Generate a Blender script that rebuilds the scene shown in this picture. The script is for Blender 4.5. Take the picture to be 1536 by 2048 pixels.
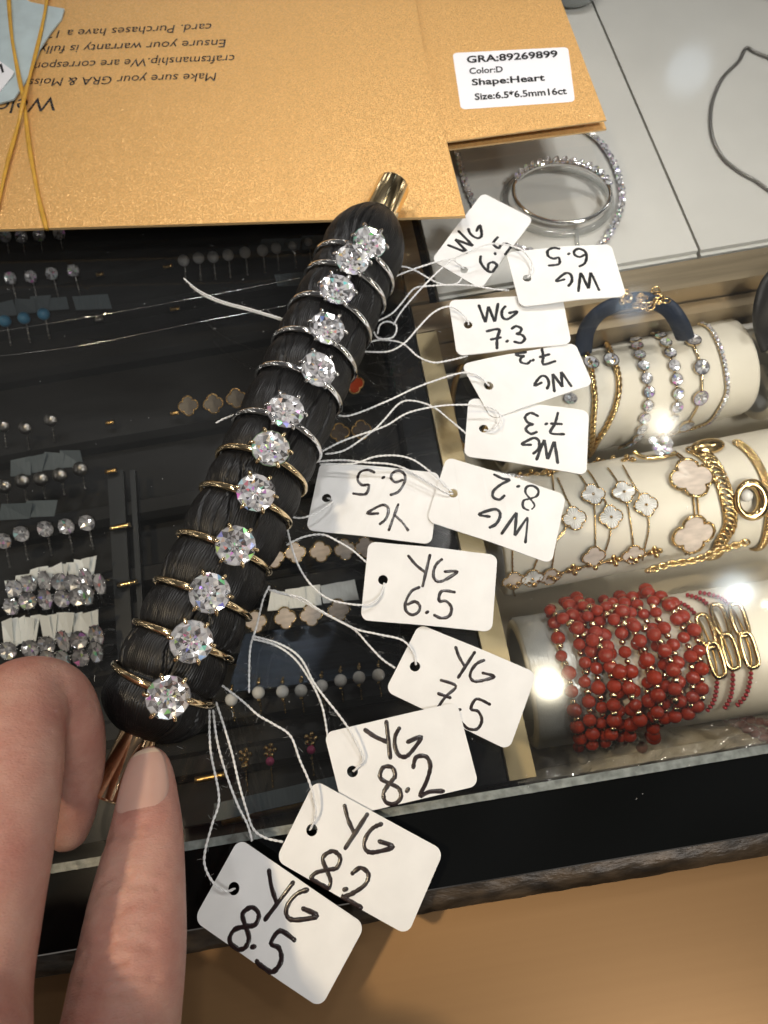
import bpy, math, random
from mathutils import Vector, Matrix
from mathutils.geometry import tessellate_polygon
random.seed(7)
for o in list(bpy.data.objects):
    bpy.data.objects.remove(o)
scene = bpy.context.scene
COL = scene.collection
S = 0.001                      # everything below is written in millimetres
V = Vector
# ------------------------------------------------------------------ camera
FPX, CX, CY, H = 1400.0, 768.0, 1024.0, 167.0
ay = V((-544, 3243, -FPX)).normalized()
ax_ = V((.986, .1655, 0)); ax_ = (ax_ - ay * ax_.dot(ay)).normalized()
az = ax_.cross(ay)
ROT = Matrix((ax_, ay, az))    # camera axes -> world axes
CAM = V((0, 0, H))
cd = bpy.data.cameras.new('camera'); cam = bpy.data.objects.new('camera', cd); COL.objects.link(cam)
cam.matrix_world = Matrix.Translation(CAM * S) @ ROT.to_4x4()
cd.sensor_fit = 'VERTICAL'; cd.sensor_height = 36; cd.sensor_width = 27
cd.lens = 36 * FPX / 2048
cd.clip_start = 0.005; cd.clip_end = 60
cd.dof.use_dof = True; cd.dof.focus_distance = 0.152; cd.dof.aperture_fstop = 36
scene.camera = cam
# ------------------------------------------------------------------ world: a dim shop interior plus bright spots added low down for gem sparkle
world = bpy.data.worlds.new('World'); scene.world = world; world.use_nodes = True
nt = world.node_tree; N = nt.nodes; L = nt.links
for n in list(N): N.remove(n)
tc = N.new('ShaderNodeTexCoord'); sep = N.new('ShaderNodeSeparateXYZ'); L.new(tc.outputs['Generated'], sep.inputs[0])
ramp = N.new('ShaderNodeValToRGB'); L.new(sep.outputs['Z'], ramp.inputs['Fac'])
e = ramp.color_ramp.elements
e[0].position = 0.0; e[0].color = (.05, .045, .04, 1); e[1].position = 1.0; e[1].color = (.05, .05, .054, 1)
for p, c in ((.12, (.12, .105, .085, 1)), (.35, (.13, .122, .11, 1)), (.62, (.055, .053, .05, 1))):
    q = e.new(p); q.color = c
noi = N.new('ShaderNodeTexNoise'); noi.inputs['Scale'].default_value = 3.2; noi.inputs['Detail'].default_value = 2
L.new(tc.outputs['Generated'], noi.inputs['Vector'])
nr = N.new('ShaderNodeValToRGB'); L.new(noi.outputs['Fac'], nr.inputs['Fac'])
nr.color_ramp.elements[0].position = .42; nr.color_ramp.elements[0].color = (.12, .12, .12, 1)
nr.color_ramp.elements[1].position = .58; nr.color_ramp.elements[1].color = (1.7, 1.7, 1.7, 1)
mul = N.new('ShaderNodeMix'); mul.data_type = 'RGBA'; mul.blend_type = 'MULTIPLY'; mul.inputs[0].default_value = 1
L.new(ramp.outputs[0], mul.inputs[6]); L.new(nr.outputs[0], mul.inputs[7])
vor = N.new('ShaderNodeTexVoronoi'); vor.inputs['Scale'].default_value = 5.5; L.new(tc.outputs['Generated'], vor.inputs['Vector'])
lt = N.new('ShaderNodeMath'); lt.operation = 'LESS_THAN'; lt.inputs[1].default_value = .17; L.new(vor.outputs['Distance'], lt.inputs[0])
lo = N.new('ShaderNodeMath'); lo.operation = 'LESS_THAN'; lo.inputs[1].default_value = .52; L.new(sep.outputs['Z'], lo.inputs[0])
hi = N.new('ShaderNodeMath'); hi.operation = 'GREATER_THAN'; hi.inputs[1].default_value = .05; L.new(sep.outputs['Z'], hi.inputs[0])
m1 = N.new('ShaderNodeMath'); m1.operation = 'MULTIPLY'; L.new(lt.outputs[0], m1.inputs[0]); L.new(lo.outputs[0], m1.inputs[1])
m2 = N.new('ShaderNodeMath'); m2.operation = 'MULTIPLY'; L.new(m1.outputs[0], m2.inputs[0]); L.new(hi.outputs[0], m2.inputs[1])
add = N.new('ShaderNodeMix'); add.data_type = 'RGBA'; add.blend_type = 'MIX'
L.new(m2.outputs[0], add.inputs[0]); L.new(mul.outputs[2], add.inputs[6]); add.inputs[7].default_value = (10, 9.5, 8.8, 1)
bg = N.new('ShaderNodeBackground'); bg.inputs['Strength'].default_value = 1.0; L.new(add.outputs[2], bg.inputs['Color'])
wo = N.new('ShaderNodeOutputWorld'); L.new(bg.outputs[0], wo.inputs['Surface'])

scene.render.engine = 'CYCLES'
cy = scene.cycles
cy.use_denoising = True; cy.max_bounces = 10; cy.transparent_max_bounces = 24
cy.glossy_bounces = 6; cy.transmission_bounces = 8; cy.diffuse_bounces = 3
cy.caustics_reflective = False; cy.caustics_refractive = False; cy.sample_clamp_indirect = 8
cy.blur_glossy = 0.3
vs = scene.view_settings; vs.view_transform = 'Standard'; vs.look = 'None'; vs.exposure = 0.16; vs.gamma = 1.0; vs.use_curve_mapping = False

# ------------------------------------------------------------------ picture -> place
def px(x, y, z):
    d = ROT @ V(((x - CX) / FPX, -(y - CY) / FPX, -1.0))
    return CAM + d * ((z - H) / d.z)
def proj(P):
    v = ROT.transposed() @ (P - CAM)
    return (CX + FPX * v.x / -v.z, CY - FPX * v.y / -v.z)
def mpp(x, y, z):              # millimetres per photo pixel there
    return -(ROT.transposed() @ (px(x, y, z) - CAM)).z / FPX

# ------------------------------------------------------------------ lamps of the shop ceiling
def disk_lamp(name, loc, aim, radius, power, col):
    ld = bpy.data.lights.new(name, 'AREA'); ld.shape = 'DISK'; ld.size = radius * 2 * S; ld.energy = power; ld.color = col
    o = bpy.data.objects.new(name, ld); COL.objects.link(o)
    o.location = loc * S
    o.rotation_euler = (aim - loc).to_track_quat('-Z', 'Y').to_euler()
    return o
def ceiling_lamp(x, y, rpx, radiance, col):   # a lamp whose mirror image shows in the glass there
    g = px(x, y, 0); d = (g - CAM); D = d.length; d = d.normalized(); r = V((d.x, d.y, -d.z))
    dist = 1500.0 / r.z
    rad = rpx / FPX * (dist + D) * .92
    A = math.pi * (rad * S) ** 2
    disk_lamp('ceiling_lamp', g + r * dist, g, rad, radiance * math.pi * A, col)
    if radiance > 8:      # bright bulb inside the wider reflector
        c2 = g + r * (dist - 12) + V((rad * .25, -rad * .2, 0)); disk_lamp('ceiling_lamp', c2, g, rad * .45, radiance * 3 * math.pi * A * .2, col)
def spot_lamp(x, y, height, aim, radius, power, col, spread):   # lamp placed where its mirror image falls behind the roll or the hand
    g = px(x, y, 0); d = (g - CAM).normalized(); r = V((d.x, d.y, -d.z))
    o = disk_lamp('ceiling_spot', g + r * (height / r.z), px(*aim, 0), radius, power, col)
    o.data.spread = math.radians(spread)
spot_lamp(1005, 1010, 800, (1100, 380), 36, .14, (1.0, .985, .97), 50)
spot_lamp(520, 1000, 800, (860, 330), 36, .07, (1.0, .985, .97), 40)
spot_lamp(1800, 1150, 800, (700, 1450), 50, .09, (1.0, .93, .85), 60)
spot_lamp(1500, 2350, 800, (1280, 200), 60, .26, (1.0, .98, .945), 42)
spot_lamp(325, 1610, 800, (700, 1800), 24, .17, (1.0, .80, .53), 46)
for a in ((1095, 1368, 31, 26, (1, .90, .66)), (1322, 845, 32, 9, (1, .93, .78)), (1470, 1180, 36, 8.2, (.80, .93, 1)),
          (1265, 610, 29, 3.4, (.75, .87, 1)), (1377, 140, 36, 1.5, (.72, .86, 1))):
    ceiling_lamp(*a)

# ------------------------------------------------------------------ materials
MAT = {}
def nodes(name):
    m = bpy.data.materials.new(name); m.use_nodes = True; MAT[name] = m
    n = m.node_tree.nodes
    return m, n, m.node_tree.links, n['Principled BSDF'], n['Material Output']
def mat(name, col, rough=.5, metal=0., var=None, bump=None, stretch=(1, 1, 1), spec=.5, coat=0, sss=0, sssr=None, rvar=None, trans=0, ior=1.45, aniso=0):
    m, n, l, p, out = nodes(name)
    p.inputs['Base Color'].default_value = (*col, 1); p.inputs['Roughness'].default_value = rough
    p.inputs['Metallic'].default_value = metal; p.inputs['Specular IOR Level'].default_value = spec
    p.inputs['Coat Weight'].default_value = coat; p.inputs['Coat Roughness'].default_value = .08
    p.inputs['Transmission Weight'].default_value = trans; p.inputs['IOR'].default_value = ior
    p.inputs['Anisotropic'].default_value = aniso
    if sss:
        p.inputs['Subsurface Weight'].default_value = sss; p.inputs['Subsurface Scale'].default_value = .0025
        p.inputs['Subsurface Radius'].default_value = sssr or (1, .4, .2)
    t = n.new('ShaderNodeTexCoord'); mp = n.new('ShaderNodeMapping'); l.new(t.outputs['Object'], mp.inputs['Vector'])
    mp.inputs['Scale'].default_value = stretch
    if var:
        sc, amt = var
        z = n.new('ShaderNodeTexNoise'); z.inputs['Scale'].default_value = sc; z.inputs['Detail'].default_value = 4; l.new(mp.outputs[0], z.inputs['Vector'])
        r = n.new('ShaderNodeValToRGB'); l.new(z.outputs['Fac'], r.inputs['Fac'])
        r.color_ramp.elements[0].position = .3; r.color_ramp.elements[1].position = .7
        r.color_ramp.elements[0].color = (*[c * (1 - amt) for c in col], 1); r.color_ramp.elements[1].color = (*[min(1, c * (1 + amt)) for c in col], 1)
        l.new(r.outputs[0], p.inputs['Base Color'])
    if rvar:
        sc, a, b = rvar
        z = n.new('ShaderNodeTexNoise'); z.inputs['Scale'].default_value = sc; z.inputs['Detail'].default_value = 3; l.new(mp.outputs[0], z.inputs['Vector'])
        r = n.new('ShaderNodeMapRange'); l.new(z.outputs['Fac'], r.inputs[0]); r.inputs[1].default_value = .3; r.inputs[2].default_value = .7
        r.inputs[3].default_value = a; r.inputs[4].default_value = b; l.new(r.outputs[0], p.inputs['Roughness'])
    if bump:
        sc, st, di = bump
        z = n.new('ShaderNodeTexNoise'); z.inputs['Scale'].default_value = sc; z.inputs['Detail'].default_value = 5; l.new(mp.outputs[0], z.inputs['Vector'])
        b = n.new('ShaderNodeBump'); b.inputs['Strength'].default_value = st; b.inputs['Distance'].default_value = di * S
        l.new(z.outputs['Fac'], b.inputs['Height']); l.new(b.outputs[0], p.inputs['Normal'])
    return m
def sheet(name, tint=(.97, .985, .98), bumpy=None, rough=0., ior=1.5, haze=0.0, hazecol=(.8, .8, .8)):
    m, n, l, p, out = nodes(name); n.remove(p)
    tr = n.new('ShaderNodeBsdfTransparent'); tr.inputs[0].default_value = (*tint, 1)
    gl = n.new('ShaderNodeBsdfGlossy'); gl.inputs['Roughness'].default_value = rough
    fr = n.new('ShaderNodeFresnel'); 
    geo = n.new('ShaderNodeNewGeometry'); mi = n.new('ShaderNodeMapRange'); l.new(geo.outputs['Backfacing'], mi.inputs[0])
    mi.inputs[3].default_value = ior; mi.inputs[4].default_value = 1 / ior; l.new(mi.outputs[0], fr.inputs['IOR'])   # thin pane: no total reflection inside
    mx = n.new('ShaderNodeMixShader'); l.new(fr.outputs[0], mx.inputs[0]); l.new(tr.outputs[0], mx.inputs[1]); l.new(gl.outputs[0], mx.inputs[2])
    if bumpy:
        t = n.new('ShaderNodeTexCoord'); z = n.new('ShaderNodeTexNoise'); z.inputs['Scale'].default_value = bumpy[0]; z.inputs['Detail'].default_value = 2
        l.new(t.outputs['Object'], z.inputs['Vector'])
        b = n.new('ShaderNodeBump'); b.inputs['Distance'].default_value = bumpy[1] * S; l.new(z.outputs['Fac'], b.inputs['Height'])
        l.new(b.outputs[0], gl.inputs['Normal']); l.new(b.outputs[0], fr.inputs['Normal'])
    last = mx
    if haze:
        df = n.new('ShaderNodeBsdfDiffuse'); df.inputs[0].default_value = (*hazecol, 1)
        m3 = n.new('ShaderNodeMixShader'); m3.inputs[0].default_value = haze
        if name == 'counter_glass':      # smears and dust on the glass
            t = n.new('ShaderNodeTexCoord'); mp = n.new('ShaderNodeMapping'); mp.inputs['Scale'].default_value = (1, 5, 1); mp.inputs['Rotation'].default_value = (0, 0, .25)
            l.new(t.outputs['Object'], mp.inputs[0])
            z = n.new('ShaderNodeTexNoise'); z.inputs['Scale'].default_value = 30; z.inputs['Detail'].default_value = 6; z.inputs['Roughness'].default_value = .7
            l.new(mp.outputs[0], z.inputs['Vector'])
            r = n.new('ShaderNodeMapRange'); l.new(z.outputs['Fac'], r.inputs[0]); r.inputs[1].default_value = .38; r.inputs[2].default_value = .75
            r.inputs[3].default_value = .002; r.inputs[4].default_value = haze; l.new(r.outputs[0], m3.inputs[0])
        l.new(mx.outputs[0], m3.inputs[1]); l.new(df.outputs[0], m3.inputs[2]); last = m3
    l.new(last.outputs[0], out.inputs['Surface'])
    return m
def facet_mat(name, dark=.02, glossy=.42):      # the mirror facets seen inside a brilliant: own tilt each; sparkle and spectral fire painted in as random lightness and hue
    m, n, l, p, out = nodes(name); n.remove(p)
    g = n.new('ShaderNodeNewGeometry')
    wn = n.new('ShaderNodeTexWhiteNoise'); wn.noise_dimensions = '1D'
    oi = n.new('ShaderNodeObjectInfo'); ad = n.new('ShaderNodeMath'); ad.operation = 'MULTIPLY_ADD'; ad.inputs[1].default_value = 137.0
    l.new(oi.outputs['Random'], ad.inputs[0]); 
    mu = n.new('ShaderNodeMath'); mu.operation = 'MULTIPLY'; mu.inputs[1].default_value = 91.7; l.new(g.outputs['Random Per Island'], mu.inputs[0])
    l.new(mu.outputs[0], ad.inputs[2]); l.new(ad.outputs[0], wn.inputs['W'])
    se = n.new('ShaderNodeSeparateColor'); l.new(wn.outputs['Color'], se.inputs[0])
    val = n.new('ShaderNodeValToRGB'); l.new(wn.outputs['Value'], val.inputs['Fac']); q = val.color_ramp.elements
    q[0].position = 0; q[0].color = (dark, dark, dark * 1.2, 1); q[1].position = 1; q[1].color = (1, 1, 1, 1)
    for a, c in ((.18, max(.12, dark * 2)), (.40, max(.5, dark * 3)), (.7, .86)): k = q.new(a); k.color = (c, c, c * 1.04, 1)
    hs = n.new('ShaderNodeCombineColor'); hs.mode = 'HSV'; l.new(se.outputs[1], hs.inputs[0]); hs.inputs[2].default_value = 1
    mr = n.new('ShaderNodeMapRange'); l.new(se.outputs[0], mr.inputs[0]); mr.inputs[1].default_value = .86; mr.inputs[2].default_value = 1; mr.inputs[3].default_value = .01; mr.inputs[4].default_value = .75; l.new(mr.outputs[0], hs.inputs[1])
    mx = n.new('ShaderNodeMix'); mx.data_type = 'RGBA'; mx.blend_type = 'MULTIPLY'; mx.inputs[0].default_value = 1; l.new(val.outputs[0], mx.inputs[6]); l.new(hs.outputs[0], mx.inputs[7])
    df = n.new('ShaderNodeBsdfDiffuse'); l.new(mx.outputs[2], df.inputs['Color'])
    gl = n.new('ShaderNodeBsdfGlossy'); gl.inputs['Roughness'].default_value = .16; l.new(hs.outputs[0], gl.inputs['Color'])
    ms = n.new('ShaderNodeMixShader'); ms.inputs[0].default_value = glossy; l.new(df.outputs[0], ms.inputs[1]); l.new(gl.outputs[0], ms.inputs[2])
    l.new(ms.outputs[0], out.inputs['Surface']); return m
def shimmer_mat(name, col):      # metallic-flake card stock
    m, n, l, p, out = nodes(name)
    t = n.new('ShaderNodeTexCoord')
    v = n.new('ShaderNodeTexVoronoi'); v.inputs['Scale'].default_value = 5400; l.new(t.outputs['Object'], v.inputs['Vector'])
    sb = n.new('ShaderNodeVectorMath'); sb.operation = 'SUBTRACT'; sb.inputs[1].default_value = (.5, .5, .5); l.new(v.outputs['Color'], sb.inputs[0])
    sc = n.new('ShaderNodeVectorMath'); sc.operation = 'SCALE'; sc.inputs['Scale'].default_value = .48; l.new(sb.outputs[0], sc.inputs[0])
    g = n.new('ShaderNodeNewGeometry'); a2 = n.new('ShaderNodeVectorMath'); l.new(g.outputs['Normal'], a2.inputs[0]); l.new(sc.outputs[0], a2.inputs[1])
    nm = n.new('ShaderNodeVectorMath'); nm.operation = 'NORMALIZE'; l.new(a2.outputs[0], nm.inputs[0]); l.new(nm.outputs[0], p.inputs['Normal'])
    z = n.new('ShaderNodeTexNoise'); z.inputs['Scale'].default_value = 1500; z.inputs['Detail'].default_value = 3; l.new(t.outputs['Object'], z.inputs['Vector'])
    r = n.new('ShaderNodeValToRGB'); l.new(z.outputs['Fac'], r.inputs['Fac'])
    r.color_ramp.elements[0].position = .3; r.color_ramp.elements[1].position = .72
    r.color_ramp.elements[0].color = (*[c * .88 for c in col], 1); r.color_ramp.elements[1].color = (*[min(1, c * 1.08) for c in col], 1)
    l.new(r.outputs[0], p.inputs['Base Color']); p.inputs['Metallic'].default_value = .42; p.inputs['Roughness'].default_value = .36
    return m
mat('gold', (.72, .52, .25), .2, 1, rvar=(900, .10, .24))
mat('pale_gold', (.86, .68, .42), .13, 1)
mat('tip_gold', (.93, .74, .44), .16, 1, bump=(200, .15, .1), stretch=(6, .3, 6))
mat('rose_gold', (.80, .55, .34), .14, 1)
mat('silver', (.86, .86, .87), .09, 1, rvar=(700, .05, .16))
mat('dim_silver', (.30, .29, .275), .28, 1)  # darkened so the dim light on the tray earrings sits in the colour
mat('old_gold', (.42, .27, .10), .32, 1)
mat('leather', (.0055, .0055, .006), .36, 0, bump=(260, .35, .4), stretch=(9, .6, 9), spec=.45)
mat('paper', (.80, .798, .79), .62, 0, var=(120, .045), bump=(1800, .12, .1))
mat('ink', (.018, .010, .011), .22, 0, spec=.6)
mat('black_ink', (.012, .012, .014), .4, 0)
mat('cotton', (.80, .80, .80), .8, 0)
def skin_mat():
    m, n, l, p, out = nodes('skin'); t = n.new('ShaderNodeTexCoord')
    p.inputs['Roughness'].default_value = .46; p.inputs['Specular IOR Level'].default_value = .4
    p.inputs['Subsurface Weight'].default_value = .25; p.inputs['Subsurface Scale'].default_value = .003; p.inputs['Subsurface Radius'].default_value = (1, .32, .16)
    z = n.new('ShaderNodeTexNoise'); z.inputs['Scale'].default_value = 75; z.inputs['Detail'].default_value = 6; z.inputs['Roughness'].default_value = .62; l.new(t.outputs['Object'], z.inputs['Vector'])
    r = n.new('ShaderNodeValToRGB'); l.new(z.outputs['Fac'], r.inputs['Fac'])
    r.color_ramp.elements[0].position = .34; r.color_ramp.elements[1].position = .68
    r.color_ramp.elements[0].color = (.40, .17, .135, 1); r.color_ramp.elements[1].color = (.53, .305, .24, 1); l.new(r.outputs[0], p.inputs['Base Color'])
    mp = n.new('ShaderNodeMapping'); mp.inputs['Scale'].default_value = (1, 1.9, 1); l.new(t.outputs['Object'], mp.inputs[0])
    v = n.new('ShaderNodeTexVoronoi'); v.feature = 'DISTANCE_TO_EDGE'; v.inputs['Scale'].default_value = 1250; l.new(mp.outputs[0], v.inputs['Vector'])
    w = n.new('ShaderNodeTexNoise'); w.inputs['Scale'].default_value = 420; w.inputs['Detail'].default_value = 6; l.new(mp.outputs[0], w.inputs['Vector'])
    b1 = n.new('ShaderNodeBump'); b1.inputs['Strength'].default_value = .5; b1.inputs['Distance'].default_value = .0005; l.new(w.outputs['Fac'], b1.inputs['Height'])
    b2 = n.new('ShaderNodeBump'); b2.inputs['Strength'].default_value = .35; b2.inputs['Distance'].default_value = .0003; l.new(v.outputs['Distance'], b2.inputs['Height']); l.new(b1.outputs[0], b2.inputs['Normal'])
    l.new(b2.outputs[0], p.inputs['Normal'])
skin_mat()
mat('fingernail', (.55, .33, .27), .3, 0, var=(100, .07), spec=.5, sss=.12, coat=.25)
mat('nail_edge', (.62, .47, .36), .35, 0, spec=.5)
shimmer_mat('gold_card', (.88, .51, .185))
mat('card_edge', (.62, .42, .20), .6, 0)
mat('card_inside', (.10, .055, .02), .6, 0)
mat('foil', (.16, .15, .16), .22, .9, rvar=(1200, .12, .4))
mat('sticker', (.86, .86, .89), .45, 0)
mat('rubber', (.60, .33, .045), .42, 0, var=(200, .15), sss=.3, sssr=(1, .6, .2))
mat('pouch', (.47, .56, .58), .5, 0, var=(150, .08), bump=(160, .5, .8))
sheet('counter_glass', rough=.07, tint=(.985, .986, .98), haze=.007, hazecol=(.8, .85, .9))
sheet('film', tint=(.90, .885, .85), bumpy=(120, 5), rough=.06, ior=1.9, haze=.16, hazecol=(.8, .76, .7))
sheet('acrylic', tint=(.86, .87, .86), rough=.05, ior=1.6, haze=.18, hazecol=(.85, .85, .85))
mat('glass_edge', (.20, .22, .21), .35, 0, var=(500, .4), bump=(500, .5, .6))
mat('black_velvet', (.005, .0055, .006), .75, 0, bump=(2500, .4, .2), var=(60, .2))
mat('black_acrylic', (.006, .007, .008), .16, 0, bump=(120, .06, .5), stretch=(.3, 6, 1), spec=.5)
mat('black_lacquer', (.004, .0045, .0045), .10, 0, bump=(40, .03, .3), spec=.45)
mat('cream_felt', (.68, .62, .50), .8, 0, var=(60, .05), bump=(2200, .3, .2))
mat('cream_leather', (.76, .71, .60), .45, 0, var=(60, .04), bump=(1600, .25, .15))
mat('silver_sleeve', (.62, .63, .61), .34, .35, bump=(300, .5, .25), stretch=(8, .8, 8))
mat('grey_board', (.66, .65, .615), .5, 0, var=(25, .06), bump=(1800, .2, .15))
mat('board_side', (.66, .655, .615), .5, 0)
mat('brass_bar', (.40, .32, .21), .38, .8, var=(40, .2), bump=(60, .15, .3), stretch=(.4, 8, 1))
mat('cream_bar', (.56, .45, .25), .42, .25, var=(90, .08))
mat('bronze', (.29, .17, .078), .40, .75, var=(40, .02), bump=(420, .12, .04), stretch=(.10, 16, 1), aniso=.5)
mat('grime_edge', (.045, .031, .019), .38, .2, var=(380, .8), bump=(420, .7, .8), stretch=(.35, 1, 1))
mat('coral', (.29, .028, .009), .1, 0, var=(250, .22), spec=.5, coat=.2)
mat('dark_coral', (.20, .02, .014), .3, 0, spec=.5)
mat('red_thread', (.30, .02, .025), .6, 0)
mat('pearl', (.70, .69, .66), .18, 0, spec=.6, coat=.5)
mat('grey_pearl', (.48, .48, .48), .2, 0, spec=.6, coat=.4)
mat('shell', (.66, .57, .50), .2, 0, var=(260, .16), stretch=(1, 3, 1), coat=.4)
mat('shell_fluted', (.90, .88, .84), .14, .15, var=(500, .2), coat=.4)
mat('onyx', (.02, .012, .008), .35, 0)
mat('carnelian', (.22, .03, .01), .15, 0)
mat('blue_leather', (.012, .022, .046), .55, 0, bump=(900, .6, .4))
mat('black_band', (.012, .011, .011), .5, 0, bump=(700, .5, .3))
mat('blue_bead', (.05, .20, .34), .3, 0)
mat('pink_bead', (.40, .05, .14), .25, 0)
mat('dark_brown', (.09, .062, .04), .3, .2)
mat('grey_stone', (.25, .27, .27), .12, 0, coat=.5)
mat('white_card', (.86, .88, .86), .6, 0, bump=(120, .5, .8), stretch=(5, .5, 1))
mat('dim_blue_card', (.085, .105, .115), .6, 0, bump=(120, .5, .8), stretch=(5, .5, 1))  # blue slips, darkened to hold the weak light on them
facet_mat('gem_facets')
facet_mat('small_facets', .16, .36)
mat('glare_blue', (.014, .019, .027), .34, .9, var=(120, .3), bump=(500, .4, .08), stretch=(.1, 12, 1))  # blue of the lamp glare put into the colour
mat('reflection_grey', (.022, .024, .025), .3, 0)  # grey of the painted reflection stripes
sheet('gem_skin', tint=(.99, .99, 1), ior=2.0, rough=.01)
# ------------------------------------------------------------------ mesh helpers (millimetres, world axes unless local=True)
ROOTM = {}
def catmull(pts, k=6, closed=False):
    P = [V(p) for p in pts]; out = []; n = len(P)
    if n < 3 and not closed:
        return [P[0].lerp(P[-1], i / (k * 2)) for i in range(k * 2 + 1)]
    for i in range(n if closed else n - 1):
        if closed: a, b, c, d = P[i - 1], P[i], P[(i + 1) % n], P[(i + 2) % n]
        else: a, b, c, d = P[max(i - 1, 0)], P[i], P[i + 1], P[min(i + 2, n - 1)]
        for j in range(k):
            t = j / k
            out.append(.5 * ((2 * b) + (c - a) * t + (2 * a - 5 * b + 4 * c - d) * t * t + (3 * b - a - 3 * c + d) * t ** 3))
    if not closed: out.append(P[-1].copy())
    return out
def resample(P, step):
    L_ = [0]
    for a, b in zip(P, P[1:]): L_.append(L_[-1] + (b - a).length)
    n = max(2, int(L_[-1] / step)); out = []; j = 0
    for i in range(n + 1):
        s = L_[-1] * i / n
        while j < len(P) - 2 and L_[j + 1] < s: j += 1
        d = L_[j + 1] - L_[j]
        out.append(P[j].lerp(P[j + 1], (s - L_[j]) / d if d > 1e-9 else 0))
    return out
def frames(P, closed=False, up=V((0, 0, 1))):
    n = len(P); T = []
    for i in range(n):
        a = P[i - 1] if (i or closed) else P[0]; b = P[(i + 1) % n] if (i < n - 1 or closed) else P[-1]
        t = b - a; T.append(t.normalized() if t.length > 1e-9 else V((1, 0, 0)))
    out = []; u = up - T[0] * up.dot(T[0])
    if u.length < 1e-3: u = V((1, 0, 0)) - T[0] * T[0].x
    u.normalize()
    for t in T:
        u = u - t * u.dot(t)
        if u.length < 1e-6: u = t.orthogonal()
        u.normalize(); out.append((t, u, t.cross(u)))
    return out
class MB:
    def __init__(s): s.v = []; s.f = []; s.mi = []; s.sm = []
    def face(s, idx, m=0, smooth=True): s.f.append(tuple(idx)); s.mi.append(m); s.sm.append(smooth)
    def rings(s, rows, closed_u=True, closed_v=False, caps=True, m=0, smooth=True):
        b = len(s.v); k = len(rows[0])
        for r in rows: s.v += [V(p) for p in r]
        n = len(rows)
        for i in range(n if closed_v else n - 1):
            for j in range(k if closed_u else k - 1):
                a = b + i * k + j; c = b + i * k + (j + 1) % k; d = b + ((i + 1) % n) * k + (j + 1) % k; e_ = b + ((i + 1) % n) * k + j
                s.face((a, c, d, e_), m, smooth)
        if caps and not closed_v and closed_u:
            s.face([b + j for j in range(k)][::-1], m, False); s.face([b + (n - 1) * k + j for j in range(k)], m, False)
        return s
    def tube(s, P, r, n=8, closed=False, m=0, caps=True, flat=1.0, up=V((0, 0, 1)), smooth=True):
        F = frames(P, closed, up); rows = []
        for i, (p, (t, u, w)) in enumerate(zip(P, F)):
            rr = r[i] if isinstance(r, (list, tuple)) else r
            rows.append([p + u * (math.sin(2 * math.pi * j / n) * rr * flat) + w * (-math.cos(2 * math.pi * j / n) * rr) for j in range(n)])
        return s.rings(rows, True, closed, caps, m, smooth)
    def box(s, c, X, Y, Z, m=0, bev=0):
        # c centre, X/Y/Z half-extent vectors
        X, Y, Z, c = V(X), V(Y), V(Z), V(c)
        pts = [c + X * a + Y * b_ + Z * d for d in (-1, 1) for a, b_ in ((-1, -1), (1, -1), (1, 1), (-1, 1))]
        b = len(s.v); s.v += pts
        for q in ((3, 2, 1, 0), (4, 5, 6, 7), (0, 1, 5, 4), (1, 2, 6, 5), (2, 3, 7, 6), (3, 0, 4, 7)): s.face([b + i for i in q], m, False)
        return s
    def prism(s, poly, down, holes=(), m=0, mside=None):
        # poly: 3-D outline counter-clockwise from above, down: vector to the under side
        loops = [list(map(V, poly))] + [list(map(V, h)) for h in holes]
        flat = [p for lp in loops for p in lp]
        tri = tessellate_polygon(loops); b = len(s.v); n = len(flat)
        s.v += flat; s.v += [p + down for p in flat]
        for t in tri:
            a, c, d = (flat[i] for i in t); up = (c - a).cross(d - a).dot(down) < 0
            t = t if up else t[::-1]
            s.face([b + i for i in t], m, False); s.face([b + n + i for i in t[::-1]], m, False)
        o = 0
        for lp in loops:
            k = len(lp)
            for j in range(k): s.face((b + o + j, b + n + o + j, b + n + o + (j + 1) % k, b + o + (j + 1) % k), m if mside is None else mside, False)
            o += k
        return s
    def ball(s, c, r, n=12, m=0, sc=(1, 1, 1), ax=None, smooth=True):
        X, Y, Z = ax or (V((1, 0, 0)), V((0, 1, 0)), V((0, 0, 1)))
        rows = []
        k = max(4, n // 2)
        for i in range(k + 1):
            a = math.pi * i / k - math.pi / 2; q = max(math.cos(a), 1e-3)
            rows.append([V(c) + X * (r * sc[0] * q * math.cos(2 * math.pi * j / n)) + Y * (r * sc[1] * q * math.sin(2 * math.pi * j / n)) + Z * (r * sc[2] * math.sin(a)) for j in range(n)])
        return s.rings(rows, True, False, True, m, smooth)
    def lathe(s, prof, o, X, Y, Z, n=24, m=0, caps=True, smooth=True):
        # prof: (radius, height along Z)
        rows = [[V(o) + X * (r * math.cos(2 * math.pi * j / n)) + Y * (r * math.sin(2 * math.pi * j / n)) + Z * h for j in range(n)] for r, h in prof]
        return s.rings(rows, True, False, caps, m, smooth)
    def gem(s, c, r, X, Y, Z, m=0, ht=1.0):
        # round brilliant: table, star/bezel break, girdle, pavilion
        prof = [(.55, .33, 8, 0), (.80, .20, 8, .5), (1.0, .02, 16, 0), (1.0, -.04, 16, 0), (.5, -.46, 8, 0), (.03, -.86, 8, 0)]
        base = []
        for rr, h, k, off in prof:
            base.append(list(range(len(s.v), len(s.v) + k)))
            for j in range(k):
                a = 2 * math.pi * (j + off) / k
                s.v.append(V(c) + X * (r * rr * math.cos(a)) + Y * (r * rr * math.sin(a)) + Z * (r * h * ht))
        T, B, G, G2, P_, K = base
        s.face(T, m, False)
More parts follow.
